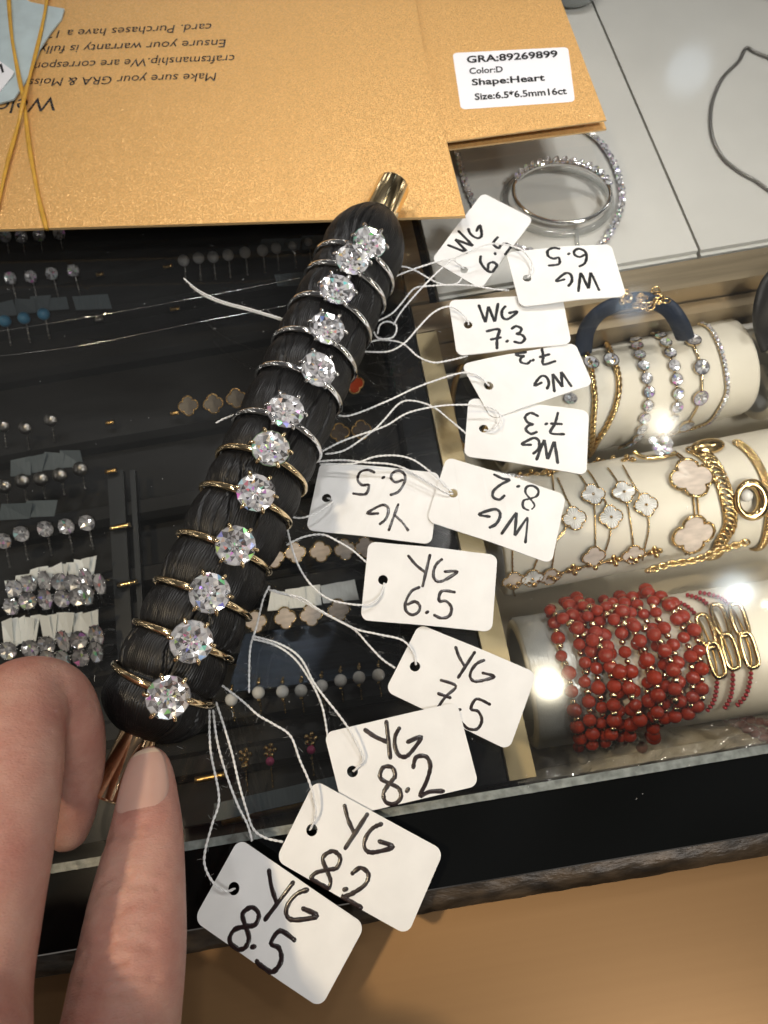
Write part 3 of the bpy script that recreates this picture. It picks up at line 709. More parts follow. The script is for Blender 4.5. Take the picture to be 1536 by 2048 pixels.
def price_tag(label, quad, z, hole, glyphs, hpx, strings, ink='ink', wpx=5.4, slant=0.0, zc=None, group='handwritten price tags'):
    outline, f, W, Ht = rrect(quad, 2.0, z, 7, zc=zc)
    # invert the map for picture points
    def uv(x, y):
        u, v = W / 2, Ht / 2
        for _ in range(12):
            p0 = V(proj(f(u, v))); e_ = V((x, y)) - p0
            du = (V(proj(f(u + .1, v))) - p0) / .1; dv = (V(proj(f(u, v + .1))) - p0) / .1
            D = du.x * dv.y - du.y * dv.x
            u += (e_.x * dv.y - e_.y * dv.x) / D; v += (du.x * e_.y - du.y * e_.x) / D
        return u, v
    curl = random.uniform(.1, .75); ph = random.uniform(0, 3)
    g = lambda u, v, up=0.0: f(u, v, up + curl * math.sin(math.pi * u / W) + .12 * math.sin(u * .35 + ph))
    c = f(W / 2, Ht / 2); t = empty('price_tag', (c.x, c.y, c.z), label, 'price tag', group)
    # card: a fine grid cut by outline would be heavy; use strips so the slight curl shows
    hu, hv = uv(*hole); hr = 1.22
    outer = []
    for i, (u, v) in enumerate(outline):
        u2, v2 = outline[(i + 1) % len(outline)]; d = math.hypot(u2 - u, v2 - v); k = max(1, int(d / 2.5))
        outer += [(u + (u2 - u) * q / k, v + (v2 - v) * q / k) for q in range(k)]
    hl = [(hu + hr * math.cos(a), hv + hr * math.sin(a)) for a in [2 * math.pi * i / 20 for i in range(20)]]
    m = MB(); m.prism([g(u, v) for u, v in outer][::-1], V((0, 0, -.32)), [[g(u, v) for u, v in hl]])
    m.build('tag_card', 'paper', t)
    m = MB(); wm = 1.14 * wpx * mpp(quad[0][0], quad[0][1], z) / 2
    for ch, gx_, gy_ in glyphs:
        wd, strokes = GLY[ch]; u0, v0 = uv(gx_, gy_); hm = hpx * mpp(gx_, gy_, z) * (1.0 if gy_ > 1200 else 1.12)
        jx = random.uniform(-.04, .04); sc = random.uniform(.95, 1.06) * (.80 if ch == 'G' else 1)
        for st_ in strokes:
            P = []
            for a, b in catmull([(x, y, 0) for x, y in st_], 5) and [(q.x, q.y) for q in catmull([(x, y, 0) for x, y in st_], 5)]:
                if ch == '.': uu, vv = u0 + (a - .02) * hm, v0 - (b - .04) * hm
                else:
                    uu = u0 + (a - wd / 2 + (slant + jx) * (b - .5)) * hm * sc; vv = v0 - (b - .5) * hm * sc
                uu = min(max(uu, .3), W - .3); vv = min(max(vv, .3), Ht - .3)
                P.append(g(uu, vv, .015))
            rr = [wm * random.uniform(.82, 1.12) for _ in P]
            m.tube(P, rr, 6, flat=.22); m.ball(P[0], wm, 8, sc=(1, 1, .22)); m.ball(P[-1], wm * .9, 8, sc=(1, 1, .22))
    m.build('handwriting', ink, t)
    string_mesh([[(x, y, zz) for x, y, zz in s] for s in strings]).build('string', 'cotton', t)
    return t
def path(z0, z1, *pts, top=None):
    n = len(pts) - 1
    return [(x, y, z0 + (z1 - z0) * i / n + (top or 2.2) * math.sin(math.pi * i / n)) for i, (x, y) in enumerate(pts)]
tgA = price_tag('price tag reading WG 6.5 turned on its side under the corner of its neighbour', ((863, 520), (965, 386), (1067, 438), (962, 578)), 2.0, (928, 540),
    [('W', 924, 487), ('G', 952, 463), ('6', 975, 530), ('.', 990, 509), ('5', 1005, 495)], 40,
    [path(6, 2.2, (790, 553), (820, 541), (865, 526), (901, 518), (916, 527), (928, 538)), path(5, 1.2, (792, 534), (812, 534), (836, 544), (867, 562), (896, 571), (917, 565), (926, 550))], 'black_ink', 5.4)
tgB = price_tag('price tag reading WG 6.5 upside down, uppermost of the tags below the silver bangle', ((1253, 592), (1040, 614), (1012, 505), (1222, 488)), 6.4, (1054, 557),
    [('W', 1172, 566), ('G', 1128, 563), ('6', 1162, 517), ('.', 1137, 511), ('5', 1108, 516)], 40,
    [path(4, 6.6, (787, 650), (805, 620), (846, 573), (898, 524), (938, 502), (988, 487), (1040, 498), (1062, 522), (1063, 542), (1054, 556), top=4),
     path(4, 3, (753, 643), (784, 627), (805, 604), (826, 579), (846, 573), (896, 570), (940, 571), (985, 578), (1018, 581))], 'black_ink', 5.4)
tgC = price_tag('upright price tag reading WG 7.3 in the middle of the white gold tags', ((897, 601), (1124, 590), (1143, 687), (914, 712)), 4.6, (936, 650),
    [('W', 980, 627), ('G', 1018, 627), ('7', 990, 679), ('.', 1014, 684), ('3', 1036, 671)], 38,
    [path(5, 4.8, (727, 703), (776, 703), (810, 685), (836, 656), (867, 625), (898, 613), (922, 625), (935, 641), (937, 650), top=3),
     path(5, 3.6, (729, 687), (758, 680), (789, 682), (810, 690), (836, 713), (867, 725), (898, 721), (935, 712), top=1),
     path(6, 5, (747, 662), (758, 677), (786, 674), (793, 652), (775, 643), (760, 650), (755, 668), top=1.5),
     path(9, 9.5, (368, 557), (396, 580), (440, 601), (500, 618), (566, 638), (600, 650), top=1), path(8.6, 9, (380, 571), (410, 592), (450, 608), (510, 624), (568, 642), (600, 655), top=1)], 'black_ink', 5.4)
tgD = price_tag('slanting upside down WG tag with its size half hidden under the tag above', ((1186, 769), (984, 838), (922, 728), (1150, 686)), 3.6, (977, 772),
    [('W', 1118, 764), ('G', 1083, 768), ('7', 1090, 712), ('.', 1066, 722), ('3', 1044, 713)], 38,
    [path(5, 4, (668, 828), (700, 831), (768, 805), (833, 775), (898, 752), (933, 745), (958, 752), (972, 765), (978, 772), top=2)], 'black_ink', 5.4)
tgE = price_tag('upside down price tag reading WG 7.3, lowest of the four overlapping white gold tags', ((1173, 951), (928, 912), (937, 796), (1178, 822)), 2.6, (967, 858),
    [('W', 1094, 904), ('G', 1061, 893), ('7', 1114, 849), ('.', 1092, 850), ('3', 1062, 849)], 42,
    [path(5, 3.2, (640, 905), (690, 880), (768, 853), (818, 825), (888, 811), (958, 811), (994, 822), (1001, 843), (985, 860), (968, 860), top=3),
     path(5, 2, (650, 908), (690, 900), (745, 862), (768, 840), (800, 806), (830, 802), (868, 815), (900, 840), (932, 867), top=1), path(8, 8, (432, 846), (447, 838), (480, 826), top=.5)], 'black_ink', 5.6)
tgF = price_tag('tilted upside down price tag reading WG 8.2 with overwritten eight', ((1103, 1128), (853, 1042), (893, 914), (1132, 990)), 2.2, (906, 987),
    [('W', 1033, 1054), ('G', 978, 1037), ('8', 1060, 997), ('.', 1036, 975), ('2', 998, 978)], 48,
    [path(5, 2.4, (625, 924), (682, 920), (732, 925), (779, 928), (814, 939), (857, 964), (892, 985), (906, 988), top=2.4),
     path(5, 2.4, (640, 928), (707, 927), (748, 914), (792, 911), (829, 921), (867, 949), (890, 972), (904, 984), top=3.2)], 'black_ink', 5.6)
tgG = price_tag('upside down price tag reading YG 6.5, touching the black roll', ((863, 1089), (612, 1060), (641, 924), (880, 946)), 1.2, (653, 996),
    [('Y', 800, 1036), ('G', 756, 1030), ('6', 795, 967), ('.', 767, 957), ('5', 729, 966)], 50,
    [path(5, 1.2, (576, 1032), (600, 1036), (623, 1030), (651, 1014), (665, 1002), (655, 996), top=1.5)])
tgH = price_tag('upright price tag reading YG 6.5 at the centre of the fan of tags', ((737, 1083), (995, 1110), (984, 1264), (721, 1240)), 2.4, (766, 1160),
    [('Y', 838, 1142), ('G', 890, 1143), ('6', 826, 1203), ('.', 854, 1226), ('5', 888, 1210)], 58,
    [path(5, 2.5, (573, 1050), (585, 1099), (601, 1139), (626, 1174), (660, 1199), (707, 1209), (739, 1208), (760, 1192), (769, 1166), top=2),
     path(5, 1.6, (573, 1090), (607, 1074), (645, 1069), (676, 1083), (707, 1102), (738, 1130), top=1.5)])
tgI = price_tag('price tag reading YG 7.5 whose seven is half covered by the tag below it', ((838, 1248), (1074, 1346), (1018, 1501), (770, 1382)), 1.6, (830, 1333),
    [('Y', 920, 1326), ('G', 966, 1345), ('7', 886, 1392), ('.', 918, 1420), ('5', 950, 1429)], 60,
    [path(5, 1.6, (536, 1178), (557, 1186), (604, 1196), (639, 1220), (707, 1256), (754, 1268), (804, 1280), (826, 1305), (832, 1330), top=2),
     path(5, 1, (545, 1180), (600, 1200), (650, 1228), (707, 1258), (739, 1292), (764, 1318), (790, 1336), top=1), path(6, 3, (539, 1172), (526, 1200), (513, 1253), (500, 1300), (498, 1386), top=1)])
tgJ = price_tag('price tag reading YG 8.2 lying just below the YG 7.5 tag', ((648, 1466), (914, 1404), (958, 1571), (690, 1634)), 2.8, (705, 1543),
    [('Y', 762, 1484), ('G', 815, 1482), ('8', 780, 1570), ('.', 815, 1580), ('2', 852, 1550)], 72,
    [path(5, 3, (505, 1272), (560, 1288), (600, 1315), (626, 1362), (646, 1390), (691, 1448), (717, 1495), (725, 1522), (706, 1543), top=3),
     path(5, 2.2, (505, 1278), (550, 1290), (590, 1318), (622, 1364), (644, 1412), (655, 1470), top=1.5)], wpx=7.5)
tgK = price_tag('price tag reading YG 8.2 whose edge touches the YG 8.5 tag', ((630, 1560), (888, 1701), (815, 1871), (551, 1720)), 3.8, (624, 1660),
    [('Y', 698, 1655), ('G', 760, 1680), ('8', 652, 1743), ('.', 691, 1778), ('2', 714, 1775)], 76,
    [path(7, 4, (443, 1370), (485, 1402), (516, 1430), (547, 1448), (581, 1472), (600, 1521), (620, 1568), (631, 1615), (628, 1641), (620, 1660), top=3),
     path(7, 3, (432, 1404), (446, 1446), (464, 1506), (477, 1563), (493, 1620), (506, 1657), (529, 1675), (566, 1684), top=2)], wpx=7.5)
tgL = price_tag('largest price tag reading YG 8.5 nearest the thumb, its corner in shadow', ((478, 1676), (731, 1850), (641, 2017), (387, 1840)), 4.8, (468, 1777),
    [('Y', 543, 1792), ('G', 608, 1814), ('8', 490, 1856), ('.', 507, 1893), ('5', 550, 1902)], 80,
    [path(7, 5, (419, 1420), (421, 1500), (438, 1594), (425, 1646), (412, 1693), (409, 1728), (424, 1762), (450, 1782), (470, 1777), top=3),
     path(7, 4.4, (426, 1420), (435, 1485), (454, 1553), (477, 1613), (495, 1649), (504, 1682), top=2)], wpx=8)
# ================================================================== the hand: thumb and bent index finger pinching the near gold end
def sect(path, k=7):
    # path rows: (x px, y px, z, half width mm, half thickness mm)
    C = [px(p[0], p[1], p[2]) for p in path]
    P = catmull(C, k); R = catmull([(p[3], p[4], 0) for p in path], k)
    return P, R
def finger(m, path, up=EZ, n=28):
    P, R = sect(path); F = frames(P, False, up); rows = []
    for p, r, (t, u, w) in zip(P, R, F):
        rows.append([p + w * (-r.x * math.cos(2 * math.pi * j / n)) + u * (r.y * math.sin(2 * math.pi * j / n)) for j in range(n)])
    m.rings(rows)
    return P, R, F
hm_ = MB()
THUMB = [(296, 1497, 22, 1.6, 1.4), (297, 1515, 22.5, 3.6, 2.9), (297, 1550, 23.5, 4.95, 4.1), (295, 1600, 25, 5.9, 5.1), (292, 1660, 27, 6.8, 5.9), (284, 1730, 29, 7.7, 6.6), (275, 1800, 31, 8.4, 7.3),
         (266, 1880, 33, 9.0, 7.9), (255, 1960, 35, 9.3, 8.2), (240, 2060, 38, 9.4, 8.4), (215, 2200, 42, 10.2, 9.2), (180, 2400, 48, 13, 12), (150, 2600, 56, 16, 15)]
tp = finger(hm_, THUMB)
INDEX = [(128, 1702, 13, 1.5, 1.4), (130, 1685, 13.5, 3.6, 3.2), (134, 1650, 15, 5.0, 4.6), (140, 1590, 18, 6.0, 5.6), (143, 1520, 22, 6.6, 6.2), (132, 1455, 27, 7.2, 7.0), (98, 1404, 32, 8.2, 7.8),
         (46, 1408, 37, 8.8, 8.6), (22, 1470, 42, 9.2, 8.6), (14, 1560, 46, 9.0, 8.4), (-4, 1700, 50, 8.2, 8.0), (-32, 1850, 53, 7.8, 8.0), (-66, 2020, 56, 8.2, 8.4), (-90, 2250, 66, 9, 10), (-60, 2500, 66, 12, 13)]
finger(hm_, INDEX)
# palm and the other fingers, folded below the frame
finger(hm_, [(170, 2420, 50, 10, 10), (100, 2560, 60, 20, 14), (-20, 2700, 66, 26, 14), (-60, 3000, 68, 28, 15), (-60, 3300, 70, 24, 15)])
for dx, dz in ((-90, 6), (-190, 10), (-280, 16)):
    finger(hm_, [(-60 + dx, 2760, 60 + dz, 10, 10), (-140 + dx, 2420, 56 + dz, 8.2, 8.4), (-200 + dx, 2120, 46 + dz, 7.6, 7.8), (-190 + dx, 1980, 36 + dz, 7.4, 7.4), (-150 + dx, 2060, 24 + dz, 6.6, 6.6), (-110 + dx, 2260, 20 + dz, 6.0, 6.0), (-95 + dx, 2370, 20 + dz, 4.2, 4.0)])
me = bpy.data.meshes.new('person'); me.from_pydata([tuple(p * S) for p in hm_.v], [], hm_.f)
tmp = bpy.data.objects.new('person', me); COL.objects.link(tmp)
rm = tmp.modifiers.new('r', 'REMESH'); rm.mode = 'VOXEL'; rm.voxel_size = .00075; rm.use_smooth_shade = True
sm = tmp.modifiers.new('s', 'SMOOTH'); sm.factor = .6; sm.iterations = 9
dg = bpy.context.evaluated_depsgraph_get(); dg.update()
hand_me = bpy.data.meshes.new_from_object(tmp.evaluated_get(dg)); bpy.data.objects.remove(tmp); hand_me.name = 'person'
# skin creases on the thumb's joint and the index knuckle
def crease(v, a, b, depth, wdt):
    ab = b - a; t = max(0, min(1, (v - a).dot(ab) / ab.length_squared)); d = (v - a - ab * t).length
    return -depth * math.exp(-(d / wdt) ** 2)
TP, TR, TF = tp
cre = []
random.seed(5)
def thumb_pt(i, th, lift=0.0):
    p, r, (t, u, w) = TP[i], TR[i], TF[i]
    return p - w * ((r.x + lift) * -math.sin(th)) * 1.0 + u * ((r.y + lift) * math.cos(th))
for i in (29, 31, 40, 42, 44, 45, 46.5, 48, 49, 50.5, 52, 53, 54.5, 55.5, 58, 60):
    i0 = int(i)
    a0, a1 = sorted((random.uniform(-.9, .1), random.uniform(.3, 1.1)))
    cre.append((thumb_pt(i0, a0), thumb_pt(min(i0 + random.choice((-1, 0, 1)), len(TP) - 1), (a0 + a1) / 2), thumb_pt(i0, a1), random.uniform(.25, .55)))
origin = px(255, 1960, 28)
NRM = [v.normal.copy() for v in hand_me.vertices]
for v, nrm in zip(hand_me.vertices, NRM):
    p = v.co / S; d = 0
    for a, b, c, dep in cre:
        if abs(p.y - b.y) < 6 and abs(p.x - b.x) < 14:
            d = min(d, crease(p, a, b, dep, .85), crease(p, b, c, dep, .85))
    v.co = (p - origin + nrm * d) * S
hand_me.materials.clear(); hand_me.materials.append(MAT['skin'])
hand = bpy.data.objects.new('person', hand_me); COL.objects.link(hand); hand.location = origin * S; ROOTM[hand.name] = Matrix.Translation(origin)
hand_me.polygons.foreach_set('use_smooth', [True] * len(hand_me.polygons)); hand_me.polygons.foreach_set('material_index', [0] * len(hand_me.polygons))
tag(hand, 'hand pinching the ring roll between thumb and bent index finger', 'person')
# thumb nail
def nail():
    # a slightly domed plate whose rim sinks into the skin at the sides and the cuticle and runs free at the tip
    rows = []; n, q_ = 22, 26; i0, i1 = 4.6, 27.0
    for q in range(q_ + 1):
        f = q / q_; s = i0 + (i1 - i0) * f; i = int(s); fr = s - i; j = min(i + 1, len(TP) - 1)
        p = TP[i].lerp(TP[j], fr); r = TR[i].lerp(TR[j], fr); t, u, w = TF[i]
        h = 1.15 * min(1, .74 + f * 1.3); h *= max(.05, 1 - max(0, (f - .60) / .40) ** 2.2) ** .5
        row = []
        for k in range(n + 1):
            c = -1 + 2 * k / n; a = c * h - .06
            edge = min(1, (1 - abs(c)) * 5) * min(1, (1 - f) * 7)
            lift = -.30 + .42 * edge ** .6
            row.append(p + w * ((r.x + lift) * math.sin(a)) + u * ((r.y + lift) * math.cos(a)))
        rows.append(row)
    m = MB(); b = len(m.v)
    m.rings(rows, False, False, False)
    for fi, f in enumerate(m.f): m.mi[fi] = 1 if fi // n < 4 else 0
    m.rings([[p - V((0, 0, .45)) for p in row][::-1] for row in rows], False, False, False)
    return m.build('thumbnail', ['fingernail', 'nail_edge'], hand)
nail()
# ================================================================== pale side: boards
zb = -33
# silver bangle with a stone-set upper half, leaning on its clear stand
def ring_pts(cx, cy_, rx, ry, z0, z1, n=64, rot=0.0, a0=0, a1=360):
    # ellipse drawn round a picture centre; z runs from z0 (near) to z1 (far)
    out = []
    for i in range(n):
        a = math.radians(a0 + (a1 - a0) * i / (n if a1 - a0 == 360 else n - 1))
        x, y = rx * math.cos(a), -ry * math.sin(a); zz = z0 + (z1 - z0) * (math.sin(a) + 1) / 2
        out.append(px(cx + x * math.cos(rot) - y * math.sin(rot), cy_ + x * math.sin(rot) + y * math.cos(rot), zz))
    return out
bg_ = empty('bangle', px(1122, 430, zb), 'oval silver bangle with a row of marquise stones on its far half', 'bangle')
B = ring_pts(1124, 386, 97, 60, zb + 4, zb + 9, 72, .06)
MB().tube(B, .85, 10, True, flat=1.3).build('bangle_body', 'silver', bg_)
ms, mc = MB(), MB()
up_ = (EZ + V((0, -.35, 0))).normalized()
for i in range(4, 34, 2):
    p = B[i] + V((0, .25, 1.1)); tdir = (B[(i + 1) % 72] - B[i - 1]).normalized(); yy = up_.cross(tdir).normalized(); zz = tdir.cross(yy)
    ms.gem(p + zz * .3, 1.35, (tdir + yy * .5).normalized(), yy, zz, ht=.8); 
    for s in (-1, 1): mc.ball(p + tdir * s * 1.05 + zz * .3, .33, 6)
ms.build('stones', 'small_gem', bg_); mc.build('claws', 'silver', bg_)
sd_ = empty('bangle_stand', px(1118, 450, zb), 'clear acrylic ring stand beneath the silver bangle', 'stand')
MB().tube(ring_pts(1116, 402, 106, 66, zb + 1.3, zb + 1.3, 64, .06), 1.3, 8, True).build('stand_ring', 'acrylic', sd_)
m = MB(); a, b = px(1152, 455, zb + 1), px(1155, 500, zb + 1); m.tube([a, b], .8, 8); m.build('stand_foot', 'acrylic', sd_)
# riviere necklace round the bangle
nk = empty('tennis_necklace', px(1200, 480, zb), 'sparkling riviere necklace of small round stones curving round the silver bangle', 'necklace')
P = resample(catmull([px(x, y, zb + 1.2) for x, y in ((904, 270), (915, 310), (926, 352), (946, 405), (985, 462), (1050, 500), (1130, 512), (1195, 495), (1228, 450), (1243, 405), (1240, 365), (1226, 325), (1203, 288), (1180, 268), (1150, 250))], 10), 2.75)
MB().tube([p - EZ * .3 for p in P], .62, 6).build('chain', 'silver', nk)
sg = MB().gem(V((0, 0, 0)), 1.38, EX, EY, EZ, ht=.8).build('stone', 'small_gem', nk, True)
def put(o, parent, P, X=EX, Y=EY, Z=EZ, sc=1.0, first=False):
    c = o if first else o.copy()
    if not first: COL.objects.link(c)
    c.parent = parent
    r = parent
    while r.parent: r = r.parent
    M = ROOTM[r.name].inverted() @ (basis(P, X, Y, Z)); M.translation *= S
    c.matrix_local = M @ Matrix.Scale(sc, 4); return c
for i, p in enumerate(P):
    a = random.uniform(0, 3); tl = V((random.uniform(-.25, .25), random.uniform(-.35, .1), 1)).normalized(); X = tl.orthogonal().normalized()
    put(sg, nk, p + EZ * .5, X, tl.cross(X), tl, first=(i == 0))
# snake chain
m = MB(); P = resample(catmull([px(x, y, zb + .8) for x, y in ((1600, 140), (1540, 116), (1510, 104), (1492, 96), (1478, 122), (1446, 155), (1426, 200), (1421, 240), (1427, 280), (1448, 318), (1482, 345), (1512, 362), (1545, 384), (1600, 405))], 10), .35)
r = [.62 + .16 * math.sin(i * 1.9) for i in range(len(P))]
m.tube(P, r, 6); m.thing('snake_chain', 'dim_silver', 'thin dark silver chain necklace with a kink at its top on the grey board', 'necklace')
# brown leather stand and a grey polished object at the top edge
m = MB(); m.lathe([(15, 0), (17, 1), (17, 16), (15.5, 18), (0.5, 18.5)], px(1535, -52, zb), EX, EY, EZ, 40); m.thing('jewel_stand', 'dark_brown', 'dark brown round display stand cut off by the top right corner', 'stand')
m = MB(); m.ball(px(1152, -22, zb + 5), 10.5, 20, sc=(1, .8, .55)); m.thing('polished_stone', 'grey_stone', 'grey polished stone paperweight at the top border beside the gold card', 'stone')
# blue leather bracelet standing behind the first roll
bl = empty('leather_bracelet', px(1270, 660, -60), 'navy blue leather bracelet with a gold filigree clasp behind the first cream roll', 'bracelet')
P = catmull([px(x, y, z) for x, y, z in ((1166, 706, -44), (1172, 664, -36), (1194, 630, -29), (1235, 608, -26), (1282, 600, -25), (1328, 611, -26), (1354, 638, -29), (1370, 674, -38))], 8)
m = MB(); rows = []
for p, (t, u, w) in zip(P, frames(P, False, EZ)):
    o_ = (w.cross(t)).normalized(); rows.append([p + w * (3.2 * math.cos(q)) + u * (1.6 * math.sin(q)) for q in [2 * math.pi * k / 14 for k in range(14)]])
m.rings(rows); m.build('strap', 'blue_leather', bl)
m = MB()
for k in range(26):
    q = px(random.uniform(1245, 1340), random.uniform(582, 616), -22 + random.uniform(-1, 1)); a = random.uniform(0, 6); rr = random.uniform(1.1, 2.1)
    X = V((math.cos(a), math.sin(a) * .8, .4 * math.sin(a * 2))); Y = V((-math.sin(a), math.cos(a), .3))
    m.tube([q + X * (rr * math.cos(c)) + Y * (rr * .7 * math.sin(c)) for c in [2 * math.pi * j / 14 for j in range(14)]], .32, 5, True)
m.build('clasp', 'gold', bl)
bk = MB(); P = catmull([px(x, y, z) for x, y, z in ((1540, 690, -44), (1526, 650, -38), (1523, 610, -30), (1536, 570, -26), (1565, 545, -24), (1630, 525, -24))], 8)
rows = []
for p, (t, u, w) in zip(P, frames(P, False, EZ)): rows.append([p + w * (4.5 * math.cos(q)) + u * (1.8 * math.sin(q)) for q in [2 * math.pi * k / 14 for k in range(14)]])
bk.rings(rows); bk.thing('leather_bracelet', 'black_band', 'black leather bracelet cut off by the right border', 'bracelet')
# dark oval compact half under the tags
cp = empty('earring_dish', px(935, 800, -60), 'dark oval dish with gold trim half hidden under the white gold tags', 'dish')
P = ring_pts(942, 805, 38, 92, -46, -46, 48, .06)
MB().tube(P, 1.1, 8, True).build('rim', 'old_gold', cp)
MB().prism([p - EZ * .6 for p in P], V((0, 0, -3))).build('dish', 'black_acrylic', cp)

# ================================================================== bracelet rolls
class Roll:
    def __init__(s, a, b, z, R, label, mats=('cream_leather',), sleeve=False, ends=True):
        s.a, s.b, s.R = px(*a, z), px(*b, z), R
        s.ax = (s.b - s.a).normalized(); s.up = EZ; s.sd = s.up.cross(s.ax).normalized(); s.len = (s.b - s.a).length   # sd points to the far side
        s.up = s.ax.cross(s.sd).normalized()
        s.t = empty('bracelet_roll', s.a.lerp(s.b, .5) - EZ * R, label, 'display roll', 'cream bracelet rolls')
        m = MB(); pr = [(R - 3.2, .6), (R - 3.0, 0), (R - 1.2, 0), (R - .3, .5), (R, 1.8), (R, s.len - 1.8), (R - .3, s.len - .5), (R - 1.2, s.len), (.4, s.len)]
        m.lathe(pr, s.a, s.sd, s.up, s.ax, 56, caps=False); m.build('roll_cover', mats[0], s.t)
        m = MB(); m.lathe([(R - 3.2, .6), (R - 3.2, 24), (.4, 24)], s.a, s.sd, s.up, s.ax, 40, caps=False); m.build('roll_core', 'grey_board', s.t)
        if sleeve:
            m = MB(); m.lathe([(R + .05, .8), (R + .35, 1.2), (R + .35, sleeve), (R + .05, sleeve + .3)], s.a, s.sd, s.up, s.ax, 64, caps=False); m.build('roll_sleeve', 'silver_sleeve', s.t)
    def at(s, d, ang, lift=0.0):
        # ang 0 = top, + = towards the viewer side
        a = math.radians(ang); n = s.up * math.cos(a) - s.sd * math.sin(a)
        return s.a + s.ax * d + n * (s.R + lift), n
    def find(s, x, y, lift=0.0):
        # roll coordinates (d, ang) that show at a picture point
        best = None; d, g, st = s.len / 2, 0.0, 16.0
        tgt = V((x, y)); e_ = lambda d, g: (V(proj(s.at(d, g, lift)[0])) - tgt).length
        while st > .02:
            c = min(((e_(d + i * st * .5, g + j * st), d + i * st * .5, g + j * st) for i in (-1, 0, 1) for j in (-1, 0, 1) if abs(g + j * st) < 115), key=lambda q: q[0])
            if (c[1], c[2]) == (d, g): st *= .6
            d, g = c[1], c[2]
        return d, g
    def run(s, pts, lift, step):
        # even spaced stations (point, tangent, side, normal) along a strand through picture points
        C = [s.find(x, y, lift) for x, y in pts]
        Q = catmull([(d, g, 0) for d, g in C], 8); P = [s.at(q.x, q.y, lift)[0] for q in Q]
        L_ = [0]
        for a, b in zip(P, P[1:]): L_.append(L_[-1] + (b - a).length)
        n = max(2, round(L_[-1] / step)); out = []; j = 0
        for i in range(n + 1):
            w = L_[-1] * i / n
            while j < len(P) - 2 and L_[j + 1] < w: j += 1
            f_ = (w - L_[j]) / max(L_[j + 1] - L_[j], 1e-9); q = Q[j].lerp(Q[j + 1], f_); p, nn = s.at(q.x, q.y, lift); out.append((p, nn))
        res = []
        for i, (p, nn) in enumerate(out):
            t = (out[min(i + 1, n)][0] - out[max(i - 1, 0)][0]).normalized(); w = nn.cross(t).normalized(); res.append((p, t, w, t.cross(w)))
        return res
R1 = Roll((985, 852), (1462, 731), -60, 18.5, 'first cream bracelet roll, carrying the tennis bracelets')
R1b = Roll((1502, 752), (1760, 690), -62, 17, 'cream bracelet roll end at the right border beside the tennis bracelets')
R2 = Roll((985, 1080), (1700, 940), -60, 19.5, 'second cream bracelet roll, carrying the clover chain bracelets')
R3 = Roll((1040, 1365), (1700, 1265), -60, 20.0, 'third cream bracelet roll with a silver sleeve, carrying the coral bracelets', sleeve=24)
GB = 'bracelets on the cream rolls'
def strand_bracelet(name, roll, label, pts, step, r_gem, metal, gap_bar=False):
    t = empty(name, roll.at(*roll.find(*pts[len(pts) // 2]))[0], label, 'bracelet', GB)
    st = roll.run(pts, .9, step)
    m = MB(); m.tube([p - n * .5 for p, a, w, n in st], .42, 6); 
    for p, a, w, n in st: m.lathe([(r_gem * .55, -.75), (r_gem * 1.06, -.1), (r_gem * 1.06, .35)], p, a, w, n, 12, caps=False)
    m.build('setting', metal, t)
    g = MB().gem(V((0, 0, 0)), r_gem, EX, EY, EZ, ht=.85).build('stone', 'small_gem', t, True)
    for i, (p, a, w, n) in enumerate(st): 
        j = V((random.uniform(-.2, .2), random.uniform(-.2, .2), 0)); z = (n + a * j.x + w * j.y).normalized(); y = z.cross(a).normalized()
        put(g, t, p + n * .45, y.cross(z), y, z, first=(i == 0))
    return t
strand_bracelet('tennis_bracelet', R1, 'gold bracelet of large round stones mid first cream roll, left of its twin', ((1228, 660), (1262, 672), (1278, 705), (1292, 752), (1298, 795), (1288, 840), (1272, 880), (1250, 910)), 4.6, 2.0, 'pale_gold')
strand_bracelet('tennis_bracelet', R1, 'gold bracelet of large round stones beside the bracelet of stones on bars', ((1290, 652), (1318, 668), (1338, 700), (1350, 740), (1356, 785), (1354, 815), (1340, 850), (1320, 880)), 4.7, 2.05, 'pale_gold')
strand_bracelet('tennis_bracelet', R1, 'fine bracelet of tiny stones nearest the free end of the first cream roll', ((1390, 645), (1415, 652), (1436, 685), (1450, 735), (1454, 785), (1438, 820), (1410, 850), (1375, 876), (1330, 905)), 1.55, .78, 'pale_gold')
# stations on bars
t = empty('station_bracelet', R1.at(*R1.find(1400, 735))[0], 'gold bracelet with a few large round stones joined by thin bars', 'bracelet', GB)
st = R1.run(((1335, 648), (1365, 655), (1384, 683), (1402, 735), (1402, 793), (1380, 840), (1350, 868)), 1.0, 1.0)
MB().tube([p for p, a, w, n in st], .42, 8).build('bar', 'pale_gold', t)
for x, y in ((1347, 648), (1386, 682), (1402, 735), (1400, 795), (1372, 850)):
    d, g = R1.find(x, y, 1.0); p, n = R1.at(d, g, 1.3); w = R1.ax; a = w.cross(n)
    c = MB().lathe([(1.3, -1.4), (2.75, -.2), (2.75, .5)], p, a, w, n, 16, caps=False).build('bezel', 'pale_gold', t)
    MB().gem(p + n * .6, 2.6, a, w, n, ht=.8).build('stone', 'small_gem', c)
